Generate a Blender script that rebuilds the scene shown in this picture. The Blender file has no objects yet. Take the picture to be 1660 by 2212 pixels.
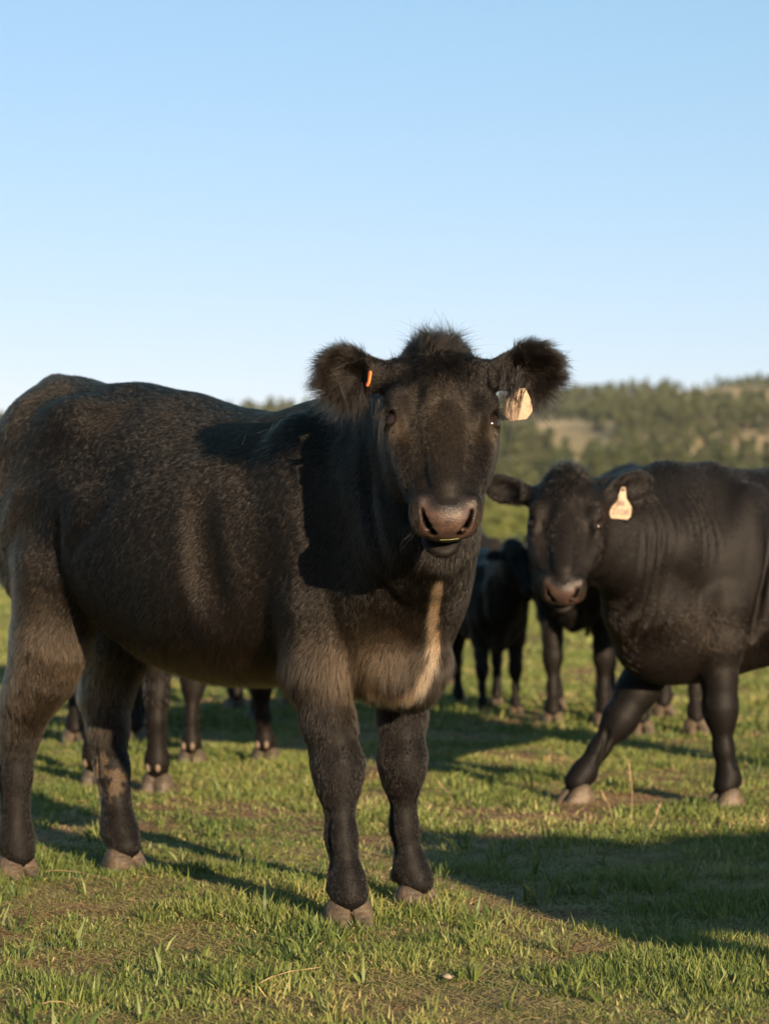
import bpy, math, random, time
import numpy as np
from mathutils import Vector, Matrix
T0 = time.time()
rng = np.random.default_rng(7)
random.seed(7)
sc = bpy.context.scene

# ------------------------------------------------------------------ camera, sky, sun, exposure
CAM_H, FPX = 0.87, 5220.0            # eye height (m); focal length in pixels of the 1660 px wide view
cam_data = bpy.data.cameras.new("camera")
cam = bpy.data.objects.new("camera", cam_data)
sc.collection.objects.link(cam)
cam_data.sensor_fit = 'VERTICAL'
cam_data.sensor_height = 36.0
cam_data.lens = FPX * 36.0 / 2211.0
cam_data.clip_end = 5000
cam.location = (0, 0, CAM_H)
cam.rotation_euler = (math.radians(90) + math.atan(74.5 / FPX), 0, 0)
cam_data.dof.use_dof = True
cam_data.dof.focus_distance = 5.12
cam_data.dof.aperture_fstop = 4.6
sc.camera = cam

SUN_EL = math.radians(12.5)
SUN_AZ = math.radians(27.5)          # the sun stands behind the camera, to its right
sun_dir = Vector((math.sin(SUN_AZ) * math.cos(SUN_EL), -math.cos(SUN_AZ) * math.cos(SUN_EL), math.sin(SUN_EL)))
sl = bpy.data.lights.new("sun", 'SUN')
sl.energy = 5.0
sl.angle = math.radians(0.5)
sl.color = (1.0, 0.76, 0.51)
sun = bpy.data.objects.new("sun", sl)
sc.collection.objects.link(sun)
sun.rotation_euler = (-sun_dir).to_track_quat('-Z', 'Y').to_euler()
w = bpy.data.worlds.new("World")
sc.world = w
w.use_nodes = True
nt = w.node_tree
bg = nt.nodes["Background"]
sky = nt.nodes.new("ShaderNodeTexSky")
sky.sky_type = 'NISHITA'
sky.sun_disc = False
sky.sun_elevation = SUN_EL
sky.sun_rotation = math.atan2(sun_dir.x, sun_dir.y)
sky.altitude = 800
sky.air_density = 1.0
sky.dust_density = 0.3
sky.ozone_density = 2.3
# a gentler, less green fade to the horizon than the model sky: one power curve per colour channel
sep = nt.nodes.new("ShaderNodeSeparateColor"); com = nt.nodes.new("ShaderNodeCombineColor")
nt.links.new(sky.outputs[0], sep.inputs[0])
for k, (gain, power) in enumerate(((1.17, .89), (1.77, .61), (1.69, .70))):
    pw = nt.nodes.new("ShaderNodeMath"); pw.operation = 'POWER'; pw.inputs[1].default_value = power
    ml = nt.nodes.new("ShaderNodeMath"); ml.operation = 'MULTIPLY'; ml.inputs[1].default_value = gain
    nt.links.new(sep.outputs[k], pw.inputs[0]); nt.links.new(pw.outputs[0], ml.inputs[0]); nt.links.new(ml.outputs[0], com.inputs[k])
nt.links.new(com.outputs[0], bg.inputs[0])
bg.inputs[1].default_value = 0.0572
sc.view_settings.view_transform = 'Standard'
sc.view_settings.look = 'None'
sc.view_settings.exposure = 1.55
sc.view_settings.gamma = 1.0
sc.cycles.max_bounces = 8
sc.cycles.transparent_max_bounces = 8

# ------------------------------------------------------------------ small helpers
def tag(o, label=None, cat=None, group=None, kind=None):
    if label: o["label"] = label
    if cat: o["category"] = cat
    if group: o["group"] = group
    if kind: o["kind"] = kind
    return o
def empty(name, loc=(0, 0, 0), rz=0.0):
    o = bpy.data.objects.new(name, None)
    o.empty_display_size = 0.2
    sc.collection.objects.link(o)
    o.location = loc
    o.rotation_euler = (0, 0, rz)
    return o
def link(name, data, parent=None, mat=None):
    o = bpy.data.objects.new(name, data)
    sc.collection.objects.link(o)
    if parent is not None: o.parent = parent
    if mat is not None:
        data.materials.clear()
        for m in (mat if isinstance(mat, (list, tuple)) else [mat]): data.materials.append(m)
    return o
def mesh_np(name, V, F, smooth=True):
    """V (n,3), F (m,k) all faces with k corners"""
    me = bpy.data.meshes.new(name)
    V = np.ascontiguousarray(V, dtype=np.float32); F = np.ascontiguousarray(F, dtype=np.int32)
    me.vertices.add(len(V)); me.vertices.foreach_set("co", V.ravel())
    k = F.shape[1]
    me.loops.add(F.size); me.loops.foreach_set("vertex_index", F.ravel())
    me.polygons.add(len(F))
    me.polygons.foreach_set("loop_start", np.arange(0, F.size, k, dtype=np.int32))
    me.polygons.foreach_set("use_smooth", np.full(len(F), smooth, dtype=bool))
    me.update(calc_edges=True)
    return me
def hash3(ix, iy, iz, s=0):
    h = (ix.astype(np.int64) * 374761393 + iy.astype(np.int64) * 668265263 + iz.astype(np.int64) * 2147483647 + s * 974634777) & 0xffffffff
    h = ((h ^ (h >> 13)) * 1274126177) & 0xffffffff
    h = ((h ^ (h >> 16)) * 2246822519) & 0xffffffff
    return ((h ^ (h >> 15)) & 0xffffff).astype(np.float32) / 0xffffff
def vnoise(P, s=0):
    """value noise in -1..1"""
    i = np.floor(P).astype(np.int64); f = (P - i).astype(np.float32); f = f * f * (3 - 2 * f)
    r = 0
    for a in (0, 1):
        for b in (0, 1):
            for c in (0, 1):
                wt = (f[:, 0] if a else 1 - f[:, 0]) * (f[:, 1] if b else 1 - f[:, 1]) * (f[:, 2] if c else 1 - f[:, 2])
                r = r + wt * hash3(i[:, 0] + a, i[:, 1] + b, i[:, 2] + c, s)
    return r * 2 - 1
def fbm(P, s=0, o=3):
    r = 0; a = 1; t = 0
    for k in range(o):
        r = r + a * vnoise(P * (2.03 ** k) + 17.3 * k, s + k); t += a; a *= .5
    return r / t
def sstep(a, b, x):
    t = np.clip((x - a) / (b - a), 0, 1)
    return t * t * (3 - 2 * t)
def nrm(v):
    return v / np.maximum(np.linalg.norm(v, axis=-1, keepdims=True), 1e-9)
def gauss0(P, c, r): return np.exp(-(((P - np.asarray(c)) / np.asarray(r)) ** 2).sum(1))
A3 = lambda *p: np.array(p, dtype=np.float64)

# ------------------------------------------------------------------ materials
def new_mat(name):
    m = bpy.data.materials.new(name); m.use_nodes = True
    m.node_tree.nodes.clear()
    return m, m.node_tree.nodes, m.node_tree.links
def out(N, L, sh):
    o = N.new("ShaderNodeOutputMaterial"); L.new(sh.outputs[0], o.inputs[0]); return o
def noise_ramp(N, L, scale, stops, detail=5, rough=.6, coord='Object', dist=0.0):
    tc = N.new("ShaderNodeTexCoord"); nz = N.new("ShaderNodeTexNoise"); nz.inputs["Scale"].default_value = scale
    nz.inputs["Detail"].default_value = detail; nz.inputs["Roughness"].default_value = rough; nz.inputs["Distortion"].default_value = dist
    L.new(tc.outputs[coord], nz.inputs["Vector"])
    r = N.new("ShaderNodeValToRGB"); L.new(nz.outputs[0], r.inputs[0])
    el = r.color_ramp.elements
    while len(el) < len(stops): el.new(.5)
    for e, (p, c) in zip(el, stops): e.position = p; e.color = (*c, 1)
    return r, nz
def simple(name, stops, scale, rough=.7, bump=.2, bscale=None, spec=.4, detail=5, coat=0):
    m, N, L = new_mat(name)
    b = N.new("ShaderNodeBsdfPrincipled")
    r, nz = noise_ramp(N, L, scale, stops, detail)
    L.new(r.outputs[0], b.inputs["Base Color"])
    b.inputs["Roughness"].default_value = rough
    b.inputs["Specular IOR Level"].default_value = spec
    b.inputs["Coat Weight"].default_value = coat
    if bump:
        n2 = N.new("ShaderNodeTexNoise"); n2.inputs["Scale"].default_value = bscale or scale * 4; n2.inputs["Detail"].default_value = 6
        tc = N.new("ShaderNodeTexCoord"); L.new(tc.outputs["Object"], n2.inputs["Vector"])
        bp = N.new("ShaderNodeBump"); bp.inputs["Strength"].default_value = bump; bp.inputs["Distance"].default_value = .01
        L.new(n2.outputs[0], bp.inputs["Height"]); L.new(bp.outputs[0], b.inputs["Normal"])
    out(N, L, b)
    return m
def hide_mat(name, dark, tan):
    """skin and undercoat: colour from the 'tan' point attribute"""
    m, N, L = new_mat(name)
    b = N.new("ShaderNodeBsdfPrincipled")
    at = N.new("ShaderNodeAttribute"); at.attribute_name = "tan"
    mx = N.new("ShaderNodeMix"); mx.data_type = 'RGBA'
    mx.inputs[6].default_value = (*dark, 1); mx.inputs[7].default_value = (*tan, 1)
    L.new(at.outputs["Fac"], mx.inputs[0])
    tc = N.new("ShaderNodeTexCoord"); mp = N.new("ShaderNodeMapping"); mp.inputs["Scale"].default_value = (60, 60, 14)
    nz = N.new("ShaderNodeTexNoise"); nz.inputs["Scale"].default_value = 3; nz.inputs["Detail"].default_value = 5
    L.new(tc.outputs["Object"], mp.inputs[0]); L.new(mp.outputs[0], nz.inputs["Vector"])
    bp = N.new("ShaderNodeBump"); bp.inputs["Strength"].default_value = .2; bp.inputs["Distance"].default_value = .004
    L.new(nz.outputs[0], bp.inputs["Height"]); L.new(bp.outputs[0], b.inputs["Normal"])
    L.new(mx.outputs[2], b.inputs["Base Color"])
    b.inputs["Roughness"].default_value = .6; b.inputs["Specular IOR Level"].default_value = .12
    b.inputs["Sheen Weight"].default_value = .0
    out(N, L, b)
    return m
def hair_mat(name, dark, tan, rough=.29):
    m, N, L = new_mat(name)
    b = N.new("ShaderNodeBsdfHairPrincipled"); b.model = 'CHIANG'; b.parametrization = 'COLOR'
    at = N.new("ShaderNodeAttribute"); at.attribute_name = "tan"
    mx = N.new("ShaderNodeMix"); mx.data_type = 'RGBA'
    mx.inputs[6].default_value = (*dark, 1); mx.inputs[7].default_value = (*tan, 1)
    L.new(at.outputs["Fac"], mx.inputs[0])
    L.new(mx.outputs[2], b.inputs["Color"])
    b.inputs["Roughness"].default_value = rough
    b.inputs["Radial Roughness"].default_value = .35
    b.inputs["IOR"].default_value = 1.34
    out(N, L, b)
    return m
M = {}
M['hide'] = hide_mat("black_hide", (.0032, .0026, .0023), (.10, .065, .035))
M['hair'] = hair_mat("black_hair", (.0026, .0018, .0013), (.50, .345, .20))
def nose_mat():
    m, N, L = new_mat("wet_nose_leather")
    b = N.new("ShaderNodeBsdfPrincipled")
    def att(n_):
        a_ = N.new("ShaderNodeAttribute"); a_.attribute_name = n_; return a_.outputs["Fac"]
    def mixc(f, a_, b_):
        q = N.new("ShaderNodeMix"); q.data_type = 'RGBA'; L.new(f, q.inputs[0])
        for k, v in ((6, a_), (7, b_)):
            if isinstance(v, tuple): q.inputs[k].default_value = (*v, 1)
            else: L.new(v, q.inputs[k])
        return q.outputs[2]
    r, nz = noise_ramp(N, L, 42, [(.3, (.020, .0125, .010)), (.5, (.036, .021, .0155)), (.72, (.062, .036, .025))], 6)
    c = mixc(att("pad"), (.0045, .0035, .003), r.outputs[0]); c = mixc(att("hole"), c, (.0015, .001, .001))  # 'hole' paints the shade inside the nostrils near-black
    L.new(c, b.inputs["Base Color"]); b.inputs["Roughness"].default_value = .47
    sm = N.new("ShaderNodeMapRange"); sm.inputs[3].default_value = .30; sm.inputs[4].default_value = 0.0; L.new(att("hole"), sm.inputs[0]); L.new(sm.outputs[0], b.inputs["Specular IOR Level"])
    tc = N.new("ShaderNodeTexCoord"); vo = N.new("ShaderNodeTexVoronoi"); vo.inputs["Scale"].default_value = 330; L.new(tc.outputs["Object"], vo.inputs["Vector"])
    bp = N.new("ShaderNodeBump"); bp.inputs["Strength"].default_value = .35; bp.inputs["Distance"].default_value = .002
    L.new(vo.outputs["Distance"], bp.inputs["Height"]); L.new(bp.outputs[0], b.inputs["Normal"])
    out(N, L, b); return m
M['nose'] = nose_mat()
M['sleek'] = hair_mat("sleek_black_hair", (.0024, .0014, .0010), (.45, .29, .16), .20)
M['eye'] = simple("eye_glossy_dark", [(.3, (.006, .004, .003)), (.7, (.016, .009, .006))], 30, rough=.12, bump=0, spec=.3)
M['hoof'] = simple("hoof_horn", [(.3, (.020, .0155, .0115)), (.5, (.056, .041, .026)), (.75, (.105, .075, .044))], 16, rough=.6, bump=.5, bscale=70)
M['dewclaw'] = simple("dewclaw_horn", [(.3, (.055, .040, .026)), (.7, (.125, .09, .058))], 20, rough=.6, bump=.3)
M['tag_pale'] = simple("ear_tag_plastic", [(.3, (.30, .215, .14)), (.7, (.42, .32, .22))], 25, rough=.45, bump=.1)
M['tag_tan'] = simple("weathered_tag_plastic", [(.3, (.19, .13, .08)), (.7, (.29, .21, .135))], 45, rough=.5, bump=.15)
M['tag_orange'] = simple("orange_tag_plastic", [(.3, (.72, .13, .035)), (.7, (.85, .18, .05))], 25, rough=.4, bump=.05)
M['ink'] = simple("tag_ink", [(.3, (.07, .055, .06)), (.7, (.12, .09, .09))], 25, rough=.6, bump=0)
M['mud'] = simple("dried_mud", [(.3, (.16, .10, .06)), (.7, (.30, .20, .13))], 60, rough=.95, bump=.5)

# ------------------------------------------------------------------ signed distance modelling
def smin(a, b, k):
    h = np.clip(.5 + .5 * (b - a) / k, 0, 1)
    return b + (a - b) * h - k * h * (1 - h)
def smax(a, b, k): return -smin(-a, -b, k)
class Sdf:
    """a list of primitives blended in order; every primitive is evaluated only near itself"""
    def __init__(s): s.ops = []
    def add(s, fn, c, r, k=.03, mode='u'): s.ops.append((fn, np.asarray(c, float), r, k, mode))
    def cone(s, a, b, ra, rb, k=.03, mode='u', sq=None):
        a = np.asarray(a, float); b = np.asarray(b, float); ab = b - a; L2 = max(ab @ ab, 1e-9)
        def fn(P):
            q = P - a; t = np.clip((q @ ab) / L2, 0, 1)
            d = q - t[:, None] * ab
            if sq is not None:
                ax, f = sq; ax = np.asarray(ax, float); c_ = d @ ax
                d = d + np.outer(c_ * (1 / f - 1), ax)
            return np.sqrt((d * d).sum(1)) - (ra + (rb - ra) * t)
        s.add(fn, (a + b) / 2, np.linalg.norm(ab) / 2 + max(ra, rb) * 1.3, k, mode)
    def chain(s, pts, k=.03, mode='u', sq=None):
        for p, q in zip(pts[:-1], pts[1:]): s.cone(p[:3], q[:3], p[3], q[3], k, mode, sq)
    def ell(s, c, r, R=None, k=.03, mode='u'):
        c = np.asarray(c, float); r = np.asarray(r, float); R = np.eye(3) if R is None else np.asarray(R, float)
        def fn(P):
            q = (P - c) @ R
            k0 = np.sqrt(((q / r) ** 2).sum(1)); k1 = np.sqrt(((q / (r * r)) ** 2).sum(1))
            return k0 * (k0 - 1) / np.maximum(k1, 1e-6)
        s.add(fn, c, r.max(), k, mode)
    def loft(s, o, R, S, p=2.4, egg=0.0, ends=.04, k=.03, top=0.0):
        """sections S rows (s, top, bottom, halfwidth) along R[:,0]; R[:,1] sideways, R[:,2] up"""
        o = np.asarray(o, float); S = np.asarray(S, float)
        def fn(P):
            q = (P - o) @ R
            u = q[:, 0]; uc = np.clip(u, S[0, 0], S[-1, 0])
            tp = hermite(uc, S[:, 0], S[:, 1]); bt = hermite(uc, S[:, 0], S[:, 2]); hw = hermite(uc, S[:, 0], S[:, 3])
            c_ = (tp + bt) / 2; hh = np.maximum((tp - bt) / 2, .01); z = (q[:, 2] - c_) / hh
            hw2 = np.maximum(hw * (1 + egg * np.clip(z, -1, 1)) * (1 - top * np.clip(z, 0, 1) ** 2), .01)
            x = np.abs(q[:, 1]) / hw2
            r = (x ** p + np.abs(z) ** p + 1e-9) ** (1 / p)
            d = (r - 1) * np.minimum(hh, hw2)
            e = np.maximum(u - S[-1, 0], S[0, 0] - u)
            return smax(d, e, ends)
        cc = o + R[:, 0] * (S[0, 0] + S[-1, 0]) / 2 + R[:, 2] * (S[:, 1].max() + S[:, 2].min()) / 2
        s.add(fn, cc, math.hypot((S[-1, 0] - S[0, 0]) / 2, (S[:, 1].max() - S[:, 2].min()) / 2) + .1, k)
    def __call__(s, P):
        P = np.asarray(P, float)
        D = np.full(len(P), 1.0)
        for fn, c, r, k, mode in s.ops:
            q = P - c
            m = np.nonzero((q * q).sum(1) < (r + .12) ** 2)[0]
            if not len(m): continue
            d = fn(P[m])
            if mode == 'u': D[m] = smin(D[m], d, k)
            elif mode == 's': D[m] = smax(D[m], -d, k)
            elif mode == 'd': D[m] = D[m] + d          # displacement
        return D
    def grad(s, P, e=.0015):
        g = np.stack([s(P + np.eye(3)[i] * e) - s(P - np.eye(3)[i] * e) for i in range(3)], 1)
        return g / (2 * e)
def hermite(x, X, Y):
    """smooth interpolation through knots (Catmull-Rom slopes)"""
    i = np.clip(np.searchsorted(X, x) - 1, 0, len(X) - 2)
    m = np.gradient(Y, X)
    h = X[i + 1] - X[i]; t = (x - X[i]) / h
    return ((2 * t ** 3 - 3 * t ** 2 + 1) * Y[i] + (t ** 3 - 2 * t ** 2 + t) * h * m[i] + (-2 * t ** 3 + 3 * t ** 2) * Y[i + 1] + (t ** 3 - t ** 2) * h * m[i + 1])
def surface(sdf, lo, hi, h):
    """naive surface nets on a sparse fine grid"""
    B = 8
    lo = np.asarray(lo, float); hi = np.asarray(hi, float)
    nb = np.ceil((hi - lo) / (h * B)).astype(int); n = nb * B + 1
    G = np.full(n, 1.0, np.float32)
    bc = np.stack(np.meshgrid(*[np.arange(k) for k in nb], indexing='ij'), -1).reshape(-1, 3)
    cen = lo + (bc + .5) * h * B
    d = np.concatenate([sdf(c) for c in np.array_split(cen, max(1, len(cen) // 200000 + 1))])
    G[:] = 1.0
    act = bc[np.abs(d) < h * B * 1.35]
    ins = bc[d < -h * B * 1.35]
    for b in ins: G[b[0] * B:b[0] * B + B + 1, b[1] * B:b[1] * B + B + 1, b[2] * B:b[2] * B + B + 1] = -1
    off = np.stack(np.meshgrid(*[np.arange(B + 1)] * 3, indexing='ij'), -1).reshape(-1, 3)
    for ch in np.array_split(act, max(1, len(act) * len(off) // 400000 + 1)):
        idx = (ch[:, None, :] * B + off[None]).reshape(-1, 3)
        G[idx[:, 0], idx[:, 1], idx[:, 2]] = sdf(lo + idx * h)
    neg = G < 0
    c8 = [neg[a:n[0] - 1 + a, b:n[1] - 1 + b, c:n[2] - 1 + c] for a in (0, 1) for b in (0, 1) for c in (0, 1)]
    sm = sum(x.astype(np.int8) for x in c8)
    cells = np.argwhere((sm > 0) & (sm < 8))
    vid = np.full(tuple(n - 1), -1, np.int32); vid[cells[:, 0], cells[:, 1], cells[:, 2]] = np.arange(len(cells))
    acc = np.zeros((len(cells), 3)); cnt = np.zeros(len(cells))
    cor = [(a, b, c) for a in (0, 1) for b in (0, 1) for c in (0, 1)]
    for p in cor:
        for ax in range(3):
            if p[ax]: continue
            q = list(p); q[ax] = 1
            gp = G[cells[:, 0] + p[0], cells[:, 1] + p[1], cells[:, 2] + p[2]]
            gq = G[cells[:, 0] + q[0], cells[:, 1] + q[1], cells[:, 2] + q[2]]
            cr = (gp < 0) != (gq < 0)
            t = np.where(cr, gp / np.where(cr, gp - gq, 1), 0)
            pt = np.zeros((len(cells), 3)); pt += p; pt[:, ax] += t
            acc[cr] += pt[cr]; cnt[cr] += 1
    V = lo + (cells + acc / cnt[:, None]) * h
    F = []
    for ax in range(3):
        o1, o2 = [(1, 2), (2, 0), (0, 1)][ax]
        sl = [slice(None)] * 3; sh = [slice(None)] * 3
        sl[ax] = slice(0, n[ax] - 1); sh[ax] = slice(1, n[ax])
        a = neg[tuple(sl)]; b = neg[tuple(sh)]
        E = np.argwhere(a != b)
        E = E[(E[:, o1] > 0) & (E[:, o2] > 0) & (E[:, o1] < n[o1] - 1) & (E[:, o2] < n[o2] - 1)]
        flip = a[E[:, 0], E[:, 1], E[:, 2]]
        q = []
        for d1, d2 in ((-1, -1), (0, -1), (0, 0), (-1, 0)):
            c = E.copy(); c[:, o1] += d1; c[:, o2] += d2
            q.append(vid[c[:, 0], c[:, 1], c[:, 2]])
        q = np.stack(q, 1)
        q[~flip] = q[~flip][:, ::-1]
        F.append(q)
    F = np.concatenate(F); F = F[(F >= 0).all(1)]
    for _ in range(2):
        d = sdf(V); g = sdf.grad(V); V = V - g * (np.clip(d, -h, h) / np.maximum((g * g).sum(1), .3))[:, None]
    return V, F

# ------------------------------------------------------------------ cow
BODY = [(-1.295, 1.19, 1.02, .08), (-1.24, 1.28, .90, .16), (-1.15, 1.318, .80, .215), (-1.0, 1.308, .76, .245),
        (-.88, 1.292, .66, .268), (-.73, 1.258, .585, .295), (-.55, 1.230, .545, .31), (-.40, 1.210, .54, .305),
        (-.25, 1.212, .55, .28), (-.10, 1.215, .54, .24), (.03, 1.14, .515, .185), (.11, 1.0, .56, .12), (.16, .9, .66, .06)]
HEAD = [(-.03, -.03, -.15, .060), (.02, .0, -.18, .088), (.08, .012, -.20, .110), (.15, .014, -.215, .119), (.21, .008, -.215, .117),
        (.27, .003, -.195, .104), (.33, -.002, -.165, .086), (.38, -.006, -.138, .070), (.42, -.012, -.120, .066), (.455, -.028, -.108, .060)]
class Cow:
    def __init__(s, o, f, scale=1.0, body=BODY, hw=1.0, head=None, legs=None, neck=None, ears=None, h=.01, slim=1.0, detail=True, relief=1.0):
        s.o = A3(*o, 0.0); s.f = nrm(A3(*f, 0.0)); s.l = A3(-s.f[1], s.f[0], 0.0); s.sc = scale; s.h = h
        s.body = np.array(body, float); s.body[:, 3] *= hw
        hd = head or dict(poll=(.50, 0, 1.22), nose=(.80, 0, .86), up=(.8, 0, .6))
        if hd.get('world'):
            s.poll = s.loc(hd['poll']); ax = s.loc(hd['nose']) - s.poll; up = s.locd(hd['up'])
        else:
            s.poll = A3(*hd['poll']); ax = A3(*hd['nose']) - s.poll; up = A3(*hd['up'])
        s.hl = hd.get('len', np.linalg.norm(ax) / .475)
        ax = nrm(ax); lat = nrm(np.cross(up, ax)); up = np.cross(ax, lat)
        s.HR = np.stack([ax, lat, up], 1)          # columns: along nose, cow's left, face normal
        s.legs = legs or {}; s.neck = neck; s.ears = ears or {}; s.detail = detail; s.slim = slim; s.relief = relief
        s.build()
    def loc(s, p):
        q = np.asarray(p, float) - s.o; return A3(q @ s.f, q @ s.l, q[2]) / s.sc
    def locd(s, p):
        q = np.asarray(p, float); return A3(q @ s.f, q @ s.l, q[2])
    def H(s, a, x, n): return s.poll + s.HR @ (A3(a, x, n) * s.hl)      # head point
    def hcoord(s, P): return ((P - s.poll) @ s.HR) / s.hl
    def build(s):
        D = Sdf(); I = np.eye(3); hl = s.hl
        D.loft((0, 0, 0), I, s.body, p=2.25, egg=-.06, ends=.09, k=.05, top=.12)
        for sg in (1, -1):
            # haunch, hip bone, shoulder, ribs
            D.ell((-1.105, sg * .135, .97), (.175, .105, .27), k=.07)
            D.ell((-.90, sg * .185, 1.19), (.10, .05, .05), k=.09)
            D.ell((-1.24, sg * .09, 1.13), (.06, .05, .06), k=.05)
            D.ell((-1.10, sg * .262, 1.10), (.10, .012, .035), R=rot_y(.5), k=.05, mode='s')
            D.cone((-1.19, sg * .235, 1.02), (-1.17, sg * .235, .80), .006, .010, k=.045, mode='s')
            D.ell((-.74, sg * .285, 1.085), (.085, .020, .055), R=rot_y(.25), k=.055, mode='s')     # hollow of the flank
            D.cone((-.62, sg * .312, 1.02), (-.80, sg * .30, .86), .006, .006, k=.05, mode='s')
            D.ell((-.07, sg * .165, .93 - (.09 if s.relief > 1 else 0)), (.12, .075, .25), R=rot_y(-.25), k=.06)
            D.ell((.03, sg * .135, .78), (.09, .062, .12), k=.05)
            D.ell((-1.13, sg * .265, 1.04), (.05, .02, .10), R=rot_y(.4), k=.05, mode='s')      # hollow before the haunch
            D.ell((-.30, sg * .295, .80), (.035, .02, .20), R=rot_y(-.15), k=.05, mode='s')  # behind the shoulder
            if s.relief > 1:
                D.cone((-.13, sg * .262, .98), (-.06, sg * .225, .58), .010, .016, k=.03, mode='s')
                D.cone((-.20, sg * .285, .90), (-.12, sg * .262, .56), .008, .012, k=.03, mode='s')
                D.cone((.13, sg * .190, .95), (.12, sg * .170, .66), .006, .010, k=.03, mode='s')
                D.ell((.17, .02 * sg, .53), (.13, .09, .10), k=.06)
            D.cone((-.86, sg * .278, .92), (-.90, sg * .262, .74), .003, .010, k=.05, mode='s')     # crease before the thigh
            D.ell((-.97, sg * .185, .80), (.10, .05, .12), k=.06)
        if s.relief > 1: D.ell((.10, 0, .60), (.11, .10, .11), k=.06)
        else:
            D.ell((.075, -.02, .585), (.10, .070, .085), k=.05)
            D.chain([(.20, -.06, .80, .03), (.165, -.01, .70, .03), (.155, -.012, .61, .034), (.11, -.02, .525, .034)], k=.035)   # keel of the dewlap
                                  # brisket
        # neck
        nk = s.neck
        for ch in nk: D.chain(ch, k=.075)
        # tail
        D.chain([(-1.20, 0, 1.285, .040), (-1.295, .0, 1.19, .032), (-1.325, .01, 1.0, .025), (-1.33, .03, .70, .019), (-1.32, .03, .55, .028), (-1.315, .03, .42, .012)], k=.03)
        # legs
        for key, J in s.legs.items():
            front = key[0] == 'f'
            D.chain(J, k=.035)
            if len(J) > 3:
                kn = J[-4] if front else J[-4]
            c_, f_ = np.array(J[-3][:3]), np.array(J[-2][:3]); r_ = J[-3][3]
            for q in (-1, 1):                    # groove between cannon bone and tendon
                D.cone(c_ + A3(-.012, q * (r_ + .003), .06), c_ * .4 + f_ * .6 + A3(-.012, q * (r_ + .003), 0), .0045, .0045, k=.016, mode='s')
                D.ell(f_ + A3(-.030, q * .016, -.016), (.013, .012, .016), k=.012)     # pads that carry the dewclaws
            if front:
                kn = np.array(J[3][:3]); D.ell(kn + A3(.026, 0, .0), (.022, .034, .046), k=.03)
                D.ell(kn + A3(-.036, 0, .020), (.016, .020, .030), k=.02)
            else:
                hk = np.array(J[-5][:3]); D.cone(hk + A3(-.050, 0, .045), hk + A3(-.035, 0, .20), .024, .020, k=.03)   # point of the hock and its tendon
                D.ell(hk + A3(-.045, 0, .13) + A3(0, 0, 0), (.014, .06, .05), k=.02, mode='s') if False else None
        # head
        S = np.array(HEAD) * hl
        D.loft(s.poll, s.HR, S, p=2.5, egg=.22, ends=.05 * hl, k=.05)
        hp = lambda *a: s.H(*a); R = s.HR
        D.ell(hp(-.005, 0, -.06), (.05 * hl, .062 * hl, .06 * hl), R=R, k=.04)              # poll
        D.ell(hp(.418, 0, -.058), (.047 * hl, .0725 * hl, .052 * hl), R=R, k=.025)           # muzzle
        D.ell(hp(.434, 0, -.054), (.040 * hl, .058 * hl, .046 * hl), R=R, k=.02)            # nose pad
        D.ell(hp(.419, 0, -.137), (.050 * hl, .043 * hl, .025 * hl), R=R, k=.010)           # chin, lower lip
        D.cone(hp(.05, 0, .004), hp(.37, 0, .006), .042 * hl, .030 * hl, k=.03, sq=(R[:, 2], .45))  # bridge
        for sg in (1, -1):
            D.ell(hp(.20, sg * .082, -.13), (.085 * hl, .035 * hl, .07 * hl), R=R, k=.04)    # cheek
            D.ell(hp(.148, sg * .096, -.010), (.036 * hl, .026 * hl, .020 * hl), R=R, k=.02)  # brow
            if s.detail:
                D.cone(hp(.222, sg * .078, .004), hp(.345, sg * .066, .000), .022 * hl, .017 * hl, k=.018, mode='s')
                D.cone(hp(.13, sg * .050, .022), hp(.20, sg * .062, .018), .008, .008, k=.02, mode='s')
                D.cone(hp(.235, sg * .100, -.040), hp(.34, sg * .080, -.048), .013 * hl, .009 * hl, k=.016)
                D.ell(hp(.195, sg * .104, -.026), (.034 * hl, .022 * hl, .024 * hl), R=R, k=.014)
                e = s.eye_axis(sg)
                # lid opening
                D.ell(hp(.194, sg * .119, -.010), (.0215 * hl, .017 * hl, .0155 * hl), R=R, k=.004, mode='s')
                D.cone(hp(.460, sg * .037, -.044), hp(.385, sg * .034, -.058), .0080 * hl, .007 * hl, k=.003, mode='s')
                # nostril wing and slot
                D.cone(hp(.410, sg * .056, -.026), hp(.442, sg * .050, -.066), .018 * hl, .017 * hl, k=.014)
                D.chain([(*hp(.434, sg * .0510, -.020), .0035 * hl), (*hp(.459, sg * .0435, -.036), .0065 * hl), (*hp(.471, sg * .029, -.052), .0075 * hl)], k=.004, mode='s')
        if s.detail:
            # mouth line
            D.ell(hp(.435, 0, -.1175), (.085 * hl, .092 * hl, .0030 * hl), R=R @ rot_y(.12), k=.008, mode='s')
        # ears
        for sg, nm in ((1, 'l'), (-1, 'r')):
            E = s.ears.get(nm)
            if not E: continue
            b, t, n_, wd = E['base'], E['tip'], nrm(E['n']), E.get('w', .055)
            ax = nrm(t - b); n_ = nrm(n_ - ax * (n_ @ ax)); sd = np.cross(n_, ax); RR = np.stack([ax, sd, n_], 1)
            L_ = np.linalg.norm(t - b)
            D.cone(b - ax * .03, b + ax * .04, .034, .028, k=.03)
            D.ell(b + ax * L_ * .55, (L_ * .48, wd, .022), R=RR, k=.025)
            D.ell(b + ax * L_ * .58 + n_ * .026, (L_ * .36, wd * .74, .020), R=RR, k=.012, mode='s')
            E['R'] = RR; E['L'] = L_
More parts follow.
